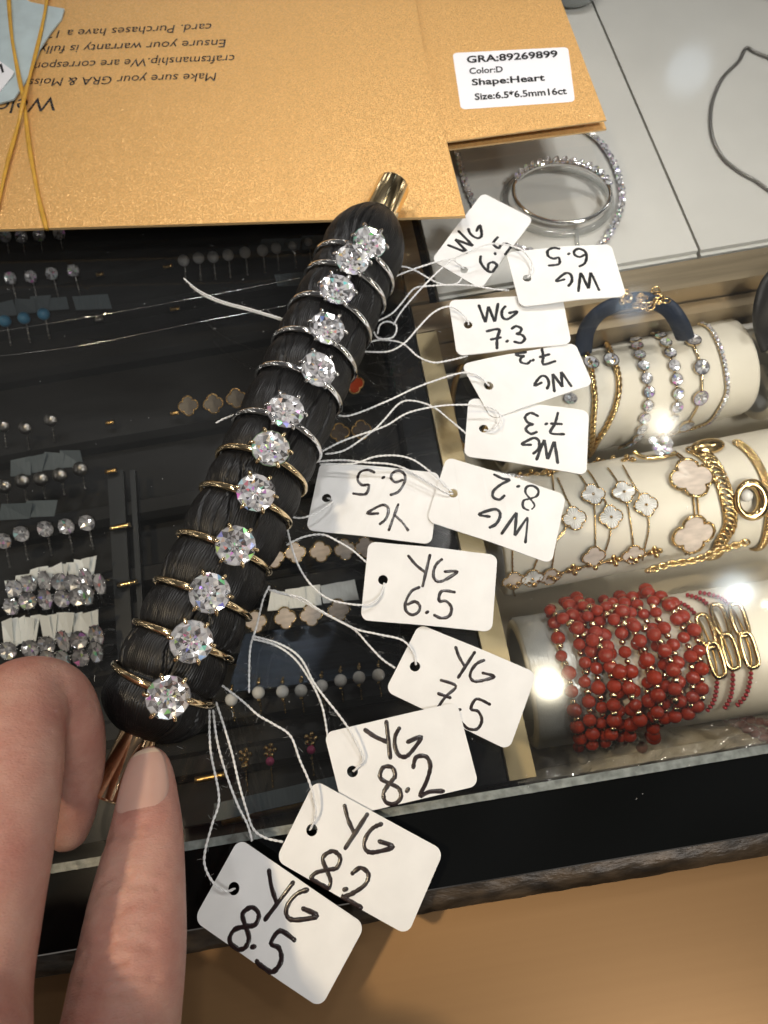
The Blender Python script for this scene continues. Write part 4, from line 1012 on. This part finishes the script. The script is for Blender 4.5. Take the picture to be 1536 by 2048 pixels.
# twisted chains with a drop stone
for pts, sx, sy, lab in ((((1205, 690), (1222, 705), (1238, 760), (1232, 810), (1215, 850), (1190, 890), (1178, 930)), 1222, 722, 'twisted gold chain bracelet with a pear shaped stone left of the round stone bracelets'),
                         (((1160, 690), (1172, 705), (1186, 760), (1190, 800), (1186, 850), (1180, 900)), 1182, 728, 'twisted gold chain bracelet with a pear shaped stone beside the edge of the tags')):
    t = empty('twisted_bracelet', R1.at(*R1.find(sx, sy))[0], lab, 'bracelet', GB)
    st = R1.run(pts, .9, .55); m = MB(); 
    for ph in (0, 2.1, 4.2): m.tube([p + (w * math.cos(i * .55 + ph) + n * math.sin(i * .55 + ph)) * .62 for i, (p, a, w, n) in enumerate(st)], .55, 6)
    m.build('twisted_chain', 'gold', t)
    d, g = R1.find(sx, sy, 1.0); p, n = R1.at(d, g, 1.6); w = R1.ax; a = w.cross(n)
    MB().lathe([(1.2, -1.2), (2.5, -.1), (2.6, .3)], p, (a * 1.25), w, n, 16, caps=False).build('setting', 'pale_gold', t)
    MB().gem(p + n * .4, 2.35, a * 1.25, w, n, ht=.8).build('stone', 'small_gem', t)
m = MB(); pp = R1.at(*R1.find(1140, 800))[0]; m.gem(pp + EZ * 1.2, 2.3, EX, EY, EZ); m.thing('loose_stone', 'small_gem', 'round clear stone showing between two white gold tags', 'stone')
# crystal clasp piece lying between first and second roll
cl = empty('crystal_brooch', px(1312, 905, -50), 'gold clasp with a cluster of crystals lying between the first two rolls', 'clasp', None)
m = MB()
P = catmull([px(x, y, -42) for x, y in ((1268, 902), (1285, 914), (1320, 914), (1352, 906))], 6); m.tube(P, .9, 6); m.build('gold_bar', 'gold', cl)
for k in range(9):
    q = px(1300 + random.uniform(0, 48), 880 + random.uniform(0, 24), -42 + random.uniform(0, 2)); MB().gem(q, random.uniform(1.3, 1.9), EX, EY, EZ).build('crystal', 'small_gem', cl)
# clover motif: flat mother-of-pearl quatrefoil in a beaded gold rim
def quatrefoil(R, n=40, ex=.30):
    out = []
    for i in range(n):
        a = 2 * math.pi * i / n; r = R * (1 - ex + ex * abs(math.cos(2 * (a - math.pi / 4 * 0))) ** .6); out.append((r * math.cos(a), r * math.sin(a)))
    return out
def clover(parent, p, a, w, n, R, inlay='shell', fluted=False, rim='gold', bead=True, name='clover_motif'):
    # a, w in plane, n normal
    q = quatrefoil(R); base = [p + a * x + w * y for x, y in q]
    c = MB()
    c.tube([b + n * .35 for b in base], R * .075, 6, True)
    if bead:
        for b in base[::2]: c.ball(b + n * .5, R * .095, 6)
    c = c.build(name, rim, parent)
    m = MB(); inner = [p + a * (x * .93) + w * (y * .93) + n * .45 for x, y in q]
    if (inner[1] - inner[0]).cross(inner[2] - inner[0]).dot(n) < 0: inner.reverse()
    cen = p + n * (.75 if fluted else .55); b0 = len(m.v); m.v += [cen] + [v + (n * (.35 if (i % 2 and fluted) else 0)) for i, v in enumerate(inner)]
    k = len(inner)
    for i in range(k): m.face((0, 1 + i, 1 + (i + 1) % k), 0, False)
    m.build('inlay', inlay, c)
    if fluted: MB().ball(cen, R * .15, 8).build('centre_bead', 'gold', c)
    return c
CB = [  # strands of the fine clover bracelets: path, motif points
 ('fine gold chain bracelet with clover motifs, first from the tags', ((1065, 945), (1062, 1000), (1050, 1060), (1025, 1120), (1024, 1160)), ((1064, 1000), (1027, 1160))),
 ('fine gold clover chain bracelet running under the corner of the WG 8.2 tag', ((1105, 940), (1110, 1000), (1130, 1060), (1080, 1110), (1060, 1158)), ((1064, 1155),)),
 ('fine gold chain bracelet with one bright fluted clover beside the WG 8.2 tag', ((1115, 955), (1130, 990), (1147, 1036), (1112, 1085), (1100, 1155)), ((1148, 1037), (1100, 1152))),
 ('fine gold clover chain bracelet with its upper clover high on the roll', ((1150, 940), (1170, 965), (1185, 992), (1191, 1060), (1190, 1100), (1185, 1120)), ((1186, 990), (1187, 1112))),
 ('fine gold clover chain bracelet with a fluted clover in the middle of the row', ((1175, 940), (1195, 970), (1221, 1035), (1218, 1080), (1205, 1115)), ((1221, 1034),)),
 ('fine gold clover chain bracelet with a pinkish upper clover', ((1215, 935), (1233, 960), (1248, 985), (1262, 1050), (1266, 1085), (1264, 1110)), ((1247, 985), (1266, 1108))),
 ('fine gold clover chain bracelet nearest the big clovers', ((1245, 930), (1262, 960), (1290, 1010), (1298, 1050), (1290, 1095), (1285, 1120)), ((1291, 1010),)),
]
for lab, pts, mot in CB:
    t = empty('clover_bracelet', R2.at(*R2.find(*pts[2]))[0], lab, 'bracelet', GB)
    st = R2.run(pts, .5, .7); MB().tube([p for p, *_ in st], [.20 + .14 * (i % 2) for i in range(len(st))], 6).build('chain', 'gold', t)
    for k, (x, y) in enumerate(mot):
        d, g = R2.find(x, y, .8); p, n = R2.at(d, g, .8); w = R2.ax; a = w.cross(n)
        clover(t, p, a, w, n, 3.7, 'shell_fluted' if k == 0 else 'shell', k == 0)
t = empty('clover_bracelet', R2.at(*R2.find(1388, 1010))[0], 'bracelet with two big mother of pearl clovers on a fine double chain', 'bracelet', GB)
for dx in (-4, 4):
    st = R2.run(((1350 + dx, 905), (1375 + dx, 930), (1392 + dx, 1010), (1392 + dx, 1070), (1375 + dx, 1110)), .5, .8); MB().tube([p for p, *_ in st], [.24 + .1 * (i % 2) for i in range(len(st))], 5).build('chain', 'old_gold', t)
for x, y, R in ((1383, 956, 6.7), (1386, 1068, 6.7)):
    d, g = R2.find(x, y, 1.0); p, n = R2.at(d, g, 1.0); w = R2.ax; a = w.cross(n); clover(t, p, a, w, n, R, 'shell')
# curb chain
def curb(name, roll, label, pts, wd, rr, step, mat_='gold'):
    t = empty(name, roll.at(*roll.find(*pts[len(pts) // 2]))[0], label, 'bracelet', GB)
    st = roll.run(pts, .9, step); m = MB()
    for i, (p, a, w, n) in enumerate(st):
        X = (a * .75 + w * .55).normalized(); Y = n.cross(X); m.tube([p + X * (wd * math.cos(c)) + Y * (wd * .55 * math.sin(c)) + n * (.35 * math.sin(c)) for c in [2 * math.pi * j / 12 for j in range(12)]], rr, 5, True)
    m.build('curb_chain', mat_, t); return t
curb('curb_bracelet', R2, 'broad gold curb chain bracelet beside the big clovers', ((1390, 900), (1415, 915), (1438, 950), (1455, 1000), (1460, 1050), (1440, 1090), (1415, 1115)), 2.6, .5, 1.9)
t = curb('curb_bracelet', R2, 'gold chain bracelet with an oval padlock knot at the right border', ((1475, 885), (1500, 905), (1525, 945), (1540, 1000), (1535, 1060), (1505, 1095)), 1.3, .4, 1.3)
t = empty('knot_bracelet', R2.at(*R2.find(1500, 1000))[0], 'chunky gold knot with a white stone at the right end of the second roll', 'bracelet', GB)
d, g = R2.find(1500, 1000, 2); p, n = R2.at(d, g, 2.2); w = R2.ax; a = w.cross(n)
MB().tube([p + a * (5.2 * math.cos(c)) + w * (4.2 * math.sin(c)) for c in [2 * math.pi * j / 28 for j in range(28)]], [1.5 + .6 * math.sin(2 * math.pi * j / 28) for j in range(28)], 10, True).build('gold_knot', 'gold', t)
MB().ball(p + n * .2 - a * 1.6 - w * 1.2, 2.0, 14).build('white_stone', 'pearl', t)
# gold chain heap between roll two and three
for pts, lab, wd in ((((1300, 1140), (1340, 1128), (1390, 1120), (1440, 1100), (1490, 1085)), 'gold chain trailing under the second roll near the big clovers', 1.5), (((1340, 920), (1395, 905), (1430, 893), (1480, 885), (1540, 880)), 'gold chain lying on top of the second roll behind the curb bracelet', 1.3)):
    m = MB(); P = resample(catmull([px(x, y, -47) for x, y in pts], 8), 1.5)
    for i, (p, (t_, u, w)) in enumerate(zip(P, frames(P))):
        X = t_; Y = (w if i % 2 else (w + u).normalized()); m.tube([p + X * (wd * math.cos(c)) + Y * (wd * .6 * math.sin(c)) for c in [2 * math.pi * j / 10 for j in range(10)]], .42, 5, True)
    m.thing('chain', 'gold', lab, 'chain', GB)
for pts, lab in ((((1030, 958), (1100, 944), (1180, 928), (1270, 920)), 'thin gold chain running along the upper side of the second roll'), (((1006, 1170), (1070, 1162), (1110, 1150), (1190, 1128), (1262, 1116), (1310, 1104)), 'gold chain with little four bead clusters along the lower side of the second roll')):
    m = MB(); P = [R2.at(*R2.find(x, y, .8), .8)[0] for x, y in pts]; P = resample(catmull(P, 8), 1.1)
    for i, p in enumerate(P):
        m.ball(p, .55 + .2 * (i % 2), 6)
        if i % 6 == 3:
            for k in range(4): m.ball(p + R2.ax * (1.5 * math.cos(k * 1.571)) + EY * (1.3 * math.sin(k * 1.571)) + EZ * .4, 1.0, 8)
    m.thing('chain', 'gold', lab, 'chain', GB)
m = MB(); q = px(1415, 893, -42)
m.ball(q, 3.6, 16, sc=(1.6, .8, .5)); m.thing('gold_clasp', 'gold', 'gold oval clasp on the chain above the curb bracelet', 'clasp')
# ---- coral bracelets
cb = MB().ball(V((0, 0, 0)), 1.9, 14, sc=(1, 1.04, .92)).build('coral_bead', 'coral', None, True)
gb_ = MB().ball(V((0, 0, 0)), 1.08, 10).build('gold_bead', 'pale_gold', None, True)
used_c = [False, False]
cor = [((1100, 1218), (1112, 1260), (1128, 1320), (1145, 1390), (1155, 1450), (1160, 1490)), ((1130, 1208), (1150, 1262), (1168, 1330), (1175, 1400), (1182, 1460), (1185, 1492)), ((1150, 1210), (1172, 1265), (1192, 1325), (1200, 1390), (1205, 1445), (1212, 1482)),
       ((1172, 1205), (1205, 1260), (1222, 1320), (1232, 1385), (1238, 1440), (1235, 1478)), ((1205, 1200), (1235, 1250), (1252, 1312), (1262, 1370), (1266, 1425), (1260, 1472)), ((1238, 1196), (1262, 1240), (1282, 1300), (1295, 1352), (1300, 1405), (1295, 1455)),
       ((1265, 1195), (1288, 1230), (1315, 1290), (1328, 1340), (1330, 1395), (1322, 1448)), ((1290, 1195), (1312, 1225), (1340, 1280), (1355, 1330), (1358, 1385), (1348, 1432)), ((1318, 1195), (1345, 1222), (1368, 1270), (1380, 1318), (1386, 1375), (1375, 1425)), ((1332, 1200), (1362, 1225), (1392, 1275), (1402, 1330), (1402, 1390), (1385, 1425))]
cor += [((1098, 1222), (1150, 1255), (1205, 1300), (1255, 1375), (1282, 1440)), ((1140, 1215), (1185, 1250), (1215, 1300), (1228, 1400), (1222, 1470)), ((1225, 1205), (1260, 1250), (1300, 1330), (1318, 1400), (1312, 1440)), ((1180, 1215), (1240, 1245), (1300, 1262), (1345, 1330), (1350, 1400))]
for i, pts in enumerate(cor):
    where = ('crossing slantwise over the left strands', 'lying over the third strand', 'slanting over the middle strands', 'crossing slantwise over the top right strands')[i - 10] if i > 9 else 'leftmost, on the silver sleeve' if i == 0 else ('rightmost, beside the red thread bracelets' if i == 9 else f'{ORD[i]} strand from the silver sleeve')
    t = empty('coral_bracelet', R3.at(*R3.find(*pts[3]))[0], f'coral bead and gold bead bracelet, {where}', 'bracelet', GB)
    lift = 1.7 + (.9 if i % 3 == 1 else 0) + (1.9 if i > 9 else 0)
    st = R3.run(pts, lift, 1.0); MB().tube([p for p, *_ in st], .16, 4).build('wire', 'gold', t)
    st = R3.run(pts, lift, 2.75); k0 = i % 2
    for k, (p, a, w, n) in enumerate(st):
        j = random.uniform(-.5, .5)
        if (k + k0) % 2 == 0: put(cb, t, p + w * j + a * random.uniform(-.3, .3) + n * random.uniform(-.1, .5), a, w, n, random.uniform(.9, 1.16), first=not used_c[0]); used_c[0] = True
        else: put(gb_, t, p + w * j * .6, a, w, n, random.uniform(.85, 1.15), first=not used_c[1]); used_c[1] = True
# red thread bracelets with gold links
for i, (pts, lk, lab) in enumerate(((((1345, 1200), (1378, 1215), (1400, 1245), (1425, 1300), (1434, 1350), (1428, 1400), (1415, 1420)), ((1412, 1262), (1431, 1320)), 'red thread bracelet with two long gold links, next to the coral beads'),
                                   (((1375, 1190), (1405, 1200), (1425, 1225), (1450, 1285), (1464, 1330), (1462, 1390), (1450, 1415)), ((1440, 1240), (1459, 1303)), 'red thread bracelet with two long gold links, middle one of three'),
                                   (((1400, 1185), (1440, 1195), (1465, 1220), (1490, 1270), (1502, 1320), (1494, 1385), (1475, 1410)), ((1478, 1240), (1497, 1300)), 'red thread bracelet with two long gold links, farthest from the coral beads'))):
    t = empty('thread_bracelet', R3.at(*R3.find(*lk[0]))[0], lab, 'bracelet', GB)
    st = R3.run(pts, .8, .9); MB().tube([p for p, *_ in st], .36, 6).build('cord', 'old_gold', t)
    m = MB()
    for k, (p, a, w, n) in enumerate(R3.run(pts, 1.0, 1.35)):
        if min((V(proj(p)) - V(q)).length for q in lk) > 38: m.ball(p, .72, 8, sc=(.8, 1, 1), ax=(a, w, n))
    m.build('red_beads', 'red_thread', t)
    for x, y in lk:
        d, g = R3.find(x, y, 1.2); p, n = R3.at(d, g, 1.3); d2, g2 = R3.find(x + 9, y + 30, 1.2); a = (R3.at(d2, g2, 1.3)[0] - p).normalized(); w = n.cross(a)
        Q = []
        for j in range(32):
            c = 2 * math.pi * j / 32; ce, se = math.cos(c), math.sin(c); Q.append(p + a * (5.0 * math.copysign(abs(ce) ** .6, ce)) + w * (1.9 * math.copysign(abs(se) ** .6, se)))
        MB().tube(Q, .72, 8, True).build('gold_link', 'gold', t)
# dark coral strands at the right, below the roll
for i, pts in enumerate((((1440, 1430), (1480, 1450), (1560, 1470), (1640, 1480)), ((1450, 1425), (1500, 1440), (1560, 1448), (1640, 1455)), ((1435, 1420), (1470, 1440), (1500, 1462), (1560, 1490)))):
    m = MB()
    for p in resample(catmull([px(x, y, -72 + i) for x, y in pts], 8), 2.4): m.ball(p, 1.45, 10, 0, sc=(1.25, .9, .9)); m.ball(p + EX * 1.3 + EZ * .4, .42, 6, 1)
    m.thing('bead_strand', ['dark_coral', 'pearl'], ('dark coral strand under the film at the right border, ' + ('lowest of three', 'upper one of three', 'steepest of three')[i]), 'bead strand', 'loose dark coral strands')
# clear film bag in the front of the tray
m = MB(); nx_, ny_ = 60, 24; rows = []
random.seed(21)
for j in range(ny_ + 1):
    row = []
    for i in range(nx_ + 1):
        u, v = i / nx_, j / ny_
        x = 1050 + u * 560; y = (1440 - u * 40) * (1 - v) + (1590 - u * 105) * v
        z = -66 + 3.2 * math.sin(u * 23 + v * 5) * math.sin(v * 9 + u * 3) + 1.8 * math.sin(u * 51 + 3 * math.sin(v * 7)) + random.uniform(-.5, .5)
        row.append(px(x, y, z))
    rows.append(row)
m.rings(rows, False, False, False)
m.thing('film_bag', 'film', 'crinkled clear film bag in front of the coral roll', 'plastic bag')
random.seed(22)
for k in range(7):
    x, y = 1150 + k * 22 + random.uniform(-8, 8), 1505 + random.uniform(-14, 16) - k * 4
    m = MB(); m.ball(px(x, y, -76), 1.9, 12); m.thing('loose_bead', 'dark_coral' if k % 2 == 0 else 'pearl', f"{'dark red' if k % 2 == 0 else 'tiny white'} bead under the clear film, {ORD[k]} from the left", 'bead', 'loose beads under the film')
# ================================================================== dark side: earrings pinned in rows
GE = 'earrings on the black tray'
ZD = -50
def dangle(name, x, y, x2, y2, head, label, metal='dim_silver', r=2.3, cat='earring', group=GE, tip=None, z=ZD):
    a = px(x, y, z); b = px(x2, y2, z - 7); t = empty(name, b, label, cat, group)
    if head == 'gem':
        MB().gem(a, r, EX, V((0, .8, .6)), V((0, -.6, .8)), ht=.9).build('stone', 'small_gem', t)
        m = MB(); m.lathe([(r * .4, -1.6), (r * 1.05, -.25)], a, EX, V((0, .8, .6)), V((0, -.6, .8)), 10, caps=False)
        for q in range(4): m.ball(a + EX * (r * math.cos(q * 1.57 + .6)) + V((0, .8, .6)) * (r * math.sin(q * 1.57 + .6)), .42, 6)
        m.build('claws', metal, t)
    elif head == 'disc':
        MB().lathe([(.3, .5), (r, .25), (r, -.3), (.5, -.9)], a, EX, V((0, .9, .44)), V((0, -.44, .9)), 16).build('disc', 'dim_silver', t)
    else:
        MB().ball(a, r, 16).build('bead', head, t)
        if head == 'pearl': MB().ball(px(x, y - 20, z), .75, 8).ball(px(x + 1, y - 27, z), .5, 8).ball(px(x + 1, y + 16, z), .7, 8).build('gold_cap', 'gold', t)
    m = MB(); P = resample([a + V((0, 0, -r * .5)), b], 1.0)
    m.tube(P, .22, 5)
    for k, p in enumerate(P[1:]): m.ball(p, .34 if k % 2 else .48, 6)
    m.build('chain', metal, t)
    if tip: MB().ball(b, 1.0, 10).build('tip_bead', tip, t)
    return t
def row(pts, dx, dy, name, what, rowlab, **k):
    n = len(pts)
    for i, (x, y) in enumerate(pts):
        dangle(name, x, y, x + dx, y + dy, k.get('head', 'gem'), f'{what}, {ORD[i]} from the left {rowlab}', **{a: b for a, b in k.items() if a != 'head'})
row(((10, 472), (42, 473), (78, 470), (118, 466)), 8, 34, 'drop_earring', 'crystal drop earring', 'just under the card edge', r=2.6)
row(((20, 556), (61, 553), (103, 547), (146, 541)), 14, 48, 'drop_earring', 'crystal drop earring', 'in the row below the card', r=2.5)
row(((10, 642), (48, 636), (87, 628)), 12, 48, 'drop_earring', 'blue bead earring', 'in the blue bead row', head='blue_bead', r=2.4)
row(((367, 521), (397, 516), (426, 514), (456, 510), (490, 505), (525, 501), (553, 496), (587, 491), (618, 485)), 5, 44, 'pearl_earring', 'grey pearl drop earring', 'in the pearl row beside the roll', head='grey_pearl', r=2.35)
row(((5, 852), (50, 856), (101, 840)), 8, 42, 'disc_earring', 'grey disc earring', 'in the short disc row', head='disc', r=2.4)
row(((8, 972), (44, 962), (81, 958), (119, 950), (160, 938)), 10, 38, 'disc_earring', 'dim disc earring', 'in the row above the crystal studs', head='disc', r=2.6)
row(((6, 1082), (42, 1068), (90, 1058), (132, 1053), (173, 1046)), 14, 52, 'drop_earring', 'crystal stud with a chain', 'above the white slips', r=2.8)
row(((463, 1399), (517, 1385), (565, 1383), (602, 1381), (643, 1372), (681, 1361), (718, 1355), (757, 1350)), 6, 42, 'pearl_earring', 'white pearl earring with gold drop', 'in the lower right pearl row', head='pearl', metal='gold', r=2.0)
for i, (x, y) in enumerate(((490, 1532), (540, 1523), (622, 1500))):
    t = dangle('flower_earring', x, y, x + 6, y + 50, 'gold' if i == 0 else 'pink_bead', ('gold cluster earring left of two pink ones', 'gold flower earring with a pink bead beside the gold cluster', 'gold flower earring with a pink bead, nearest the tags')[i], metal='gold', r=1.3)
    m = MB(); c = px(x, y - 22, ZD)
    for k in range(5): m.ball(c + EX * (1.5 * math.cos(k * 1.257)) + EY * (1.5 * math.sin(k * 1.257)), .85, 8)
    m.ball(c + EZ * .5, .7, 8); m.build('gold_flower', 'gold', t)
# rings slotted in two cushions
def slot_ring(x, y, label, shape='round', r=2.9):
    a = px(x, y, ZD + 3); t = empty('cushion_ring', px(x, y + 20, ZD - 10), label, 'ring', 'crystal rings slotted in the black cushions')
    Z = V((random.uniform(-.25, .25), -.5, .85)).normalized(); X = EX - Z * Z.x; X.normalize(); Y = Z.cross(X)
    sx, sy = (1, 1) if shape == 'round' else (.78, 1.25)
    MB().gem(a, r, X * sx, Y * sy, Z, ht=.9).build('stone', 'small_gem', t)
    m = MB()
    for k in range(6):
        c = X * (sx * math.cos(k * 1.047)) + Y * (sy * math.sin(k * 1.047)); m.ball(a + c * r, .45, 6)
    m.lathe([(r * .35, -2.0), (r * 1.02, -.3)], a, X * sx, Y * sy, Z, 12, caps=False)
    P = [a - EZ * 9 + EX * (8 * .25 * math.sin(c)) + EZ * (7.5 * math.cos(c)) + EY * (6 * math.sin(c)) * .6 for c in [2 * math.pi * j / 24 for j in range(24)]]
    m.tube(P, .55, 6, True); m.build('setting_and_band', 'silver', t)
random.seed(9)
for lab, pts in (('upper line of the upper cushion', ((28, 1177), (56, 1168), (88, 1163), (119, 1164), (144, 1166), (171, 1158), (199, 1168))), ('lower line of the upper cushion', ((22, 1213), (55, 1202), (90, 1199), (124, 1198), (154, 1194), (173, 1189))),
                 ('upper line of the lower cushion', ((60, 1298), (92, 1290), (126, 1283), (157, 1280), (192, 1272))), ('lower line of the lower cushion', ((15, 1302), (94, 1318), (126, 1322), (161, 1316), (191, 1304)))):
    for i, (x, y) in enumerate(pts):
        slot_ring(x, y, f'crystal ring, {ORD[i]} from the left in the {lab}', 'oval' if (i + len(lab)) % 3 == 0 or i == len(pts) - 1 else 'round')
# bundles of white slips behind the cushions
random.seed(4)
def slips(pts, mat_, label, n, dx=0, dy=34, z=ZD + 2):
    m = MB()
    (xa, ya), (xb, yb) = pts
    for k in range(n):
        f_ = (k + random.uniform(-.2, .2)) / n; x = xa + (xb - xa) * f_; y = ya + (yb - ya) * f_; w = (xb - xa) / n * 1.25; j = random.uniform(-10, 10)
        q = [px(x, y + random.uniform(-4, 4), z + random.uniform(-1, 1)), px(x + w, y - 3 + random.uniform(-4, 4), z + random.uniform(-.5, 2)), px(x + w + dx + j, y + dy, z - 2 + random.uniform(-.6, .6)), px(x + dx + j, y + dy + 3, z - 2.2)]
        m.prism(q[::-1], V((0, 0, -.3)))
    m.thing('slip_bundle', mat_, label, 'paper slips', 'bundles of paper slips in the black tray')
slips(((62, 1140), (190, 1112)), 'white_card', 'white paper slips tucked above the upper cushion of crystal rings', 9)
slips(((8, 1165), (60, 1140)), 'white_card', 'folded white slip at the left of the upper cushion of crystal rings', 2, dy=28)
slips(((0, 1240), (190, 1222)), 'white_card', 'crumpled white paper slips between the two cushions of crystal rings', 12, dy=48)
slips(((-10, 660 - 55), (120, 590)), 'dim_blue_card', 'dim blue paper slips beneath the crystal drop row', 4, dy=24)
slips(((148, 590), (205, 582)), 'dim_blue_card', 'single dim blue slip right of the crystal drop row', 1, dy=26)
slips(((20, 918), (150, 895)), 'dim_blue_card', 'dim grey slips behind the dim disc earrings', 4, dy=32)
slips(((-5, 1010), (95, 1000)), 'dim_blue_card', 'grey slip behind the chained crystal studs', 2, dy=28)
slips(((520, 480), (640, 470)), 'dim_blue_card', 'dim slips under the card beside the roll', 3, dy=22)
slips(((540, 550), (600, 540)), 'dim_blue_card', 'small blue slip beneath the grey pearl row', 1, dy=20)
slips(((540, 1185), (700, 1160)), 'white_card', 'pale slips between the two clover rows right of the roll', 5, dy=34)
# clover studs
random.seed(6)
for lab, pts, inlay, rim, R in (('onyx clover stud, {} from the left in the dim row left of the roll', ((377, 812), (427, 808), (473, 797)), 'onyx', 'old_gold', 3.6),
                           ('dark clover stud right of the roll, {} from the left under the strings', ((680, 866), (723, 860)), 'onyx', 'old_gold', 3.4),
                           ('pearly clover stud, {} from the left in the upper row beside the tags', ((548, 1115), (591, 1105), (641, 1103), (690, 1099), (731, 1094)), 'shell', 'gold', 3.5),
                           ('pearly clover stud, {} from the left in the lower row beside the tags', ((512, 1243), (571, 1236), (622, 1230), (678, 1220)), 'shell', 'gold', 3.5)):
    for i, (x, y) in enumerate(pts):
        p = px(x, y, ZD); t = empty('clover_stud', p, lab.format(ORD[i]), 'earring', 'clover studs on the black tray')
        n = V((0, -.35, .94)).normalized(); c0 = clover(t, p, EX, n.cross(EX), n, R, inlay, rim=rim, name='clover_rim')
        MB().tube([p - n * .3, p - n * 8], .4, 6).build('pin', 'old_gold', t)
p = px(708, 768, ZD); t = empty('clover_stud', p, 'red carnelian clover stud just right of the last white gold rings', 'earring', 'clover studs on the black tray'); n = V((0, -.35, .94)).normalized()
clover(t, p, EX, n.cross(EX), n, 3.6, 'carnelian', rim='old_gold', name='clover_rim'); MB().tube([p - n * .3, p - n * 8], .4, 6).build('pin', 'old_gold', t)
# little gold hinge bars of the tray
for i, (x, y, w_, b, lab) in enumerate(((240, 1053, 40, 'gold', 'bright gold bar catching the lamp left of the third gold ring'), (255, 1167, 40, 'gold', 'bright gold bar left of the ring with the yellow flash'), (200, 548, 14, 'old_gold', 'tiny gold bar in the dark below the card'), (198, 638, 14, 'dim_silver', 'tiny silver bar by the blue beads'),
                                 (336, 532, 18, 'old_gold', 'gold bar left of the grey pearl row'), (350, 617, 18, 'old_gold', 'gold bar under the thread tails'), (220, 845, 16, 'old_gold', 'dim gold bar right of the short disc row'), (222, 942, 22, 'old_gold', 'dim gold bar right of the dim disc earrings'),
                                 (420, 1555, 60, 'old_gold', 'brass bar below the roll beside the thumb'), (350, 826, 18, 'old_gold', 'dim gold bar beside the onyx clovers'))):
    m = MB(); a, b_ = px(x - w_ / 2, y + w_ * .1, ZD - 4), px(x + w_ / 2, y - w_ * .1, ZD - 4); m.tube(resample([a, b_], 1), 1.0, 8, flat=.7); m.thing('tray_bar', b, lab, 'metal bar', 'metal bars of the black tray')
# grey ledge near the front of the dark side
m = MB(); a, b_ = px(430, 1625, -48), px(705, 1562, -48); d = (b_ - a); w_ = EZ.cross(d).normalized()
m.prism([a - w_ * 2.4, b_ - w_ * 2.4, b_ + w_ * 2.4, a + w_ * 2.4], V((0, 0, -2))); m.thing('tray_bar', 'dim_blue_card', 'broad grey blue bar near the front of the black tray', 'tray bar')
m = MB(); m.tube(resample([px(445, 1640, -52), px(640, 1600, -52)], 3), 1.5, 8); m.thing('tray_bar', 'old_gold', 'brass rod just in front of the grey blue bar', 'tray bar')
# dust and lint on the glass
random.seed(31)
m = MB()
for k in range(150):
    x, y = random.uniform(0, 1536), random.uniform(450, 1600); p = px(x, y, .06); a = random.uniform(0, 6.28); l_ = random.uniform(.1, 1.6) if k % 4 == 0 else .1
    d = V((math.cos(a), math.sin(a), 0)); q = d.cross(EZ) * random.uniform(-.3, .3)
    m.tube([p, p + d * l_ * .5 + q, p + d * l_], random.uniform(.02, .06), 4)
m = m.thing('lint', 'cotton', 'lint and dust specks scattered on the glass', 'dust', None, 'stuff')
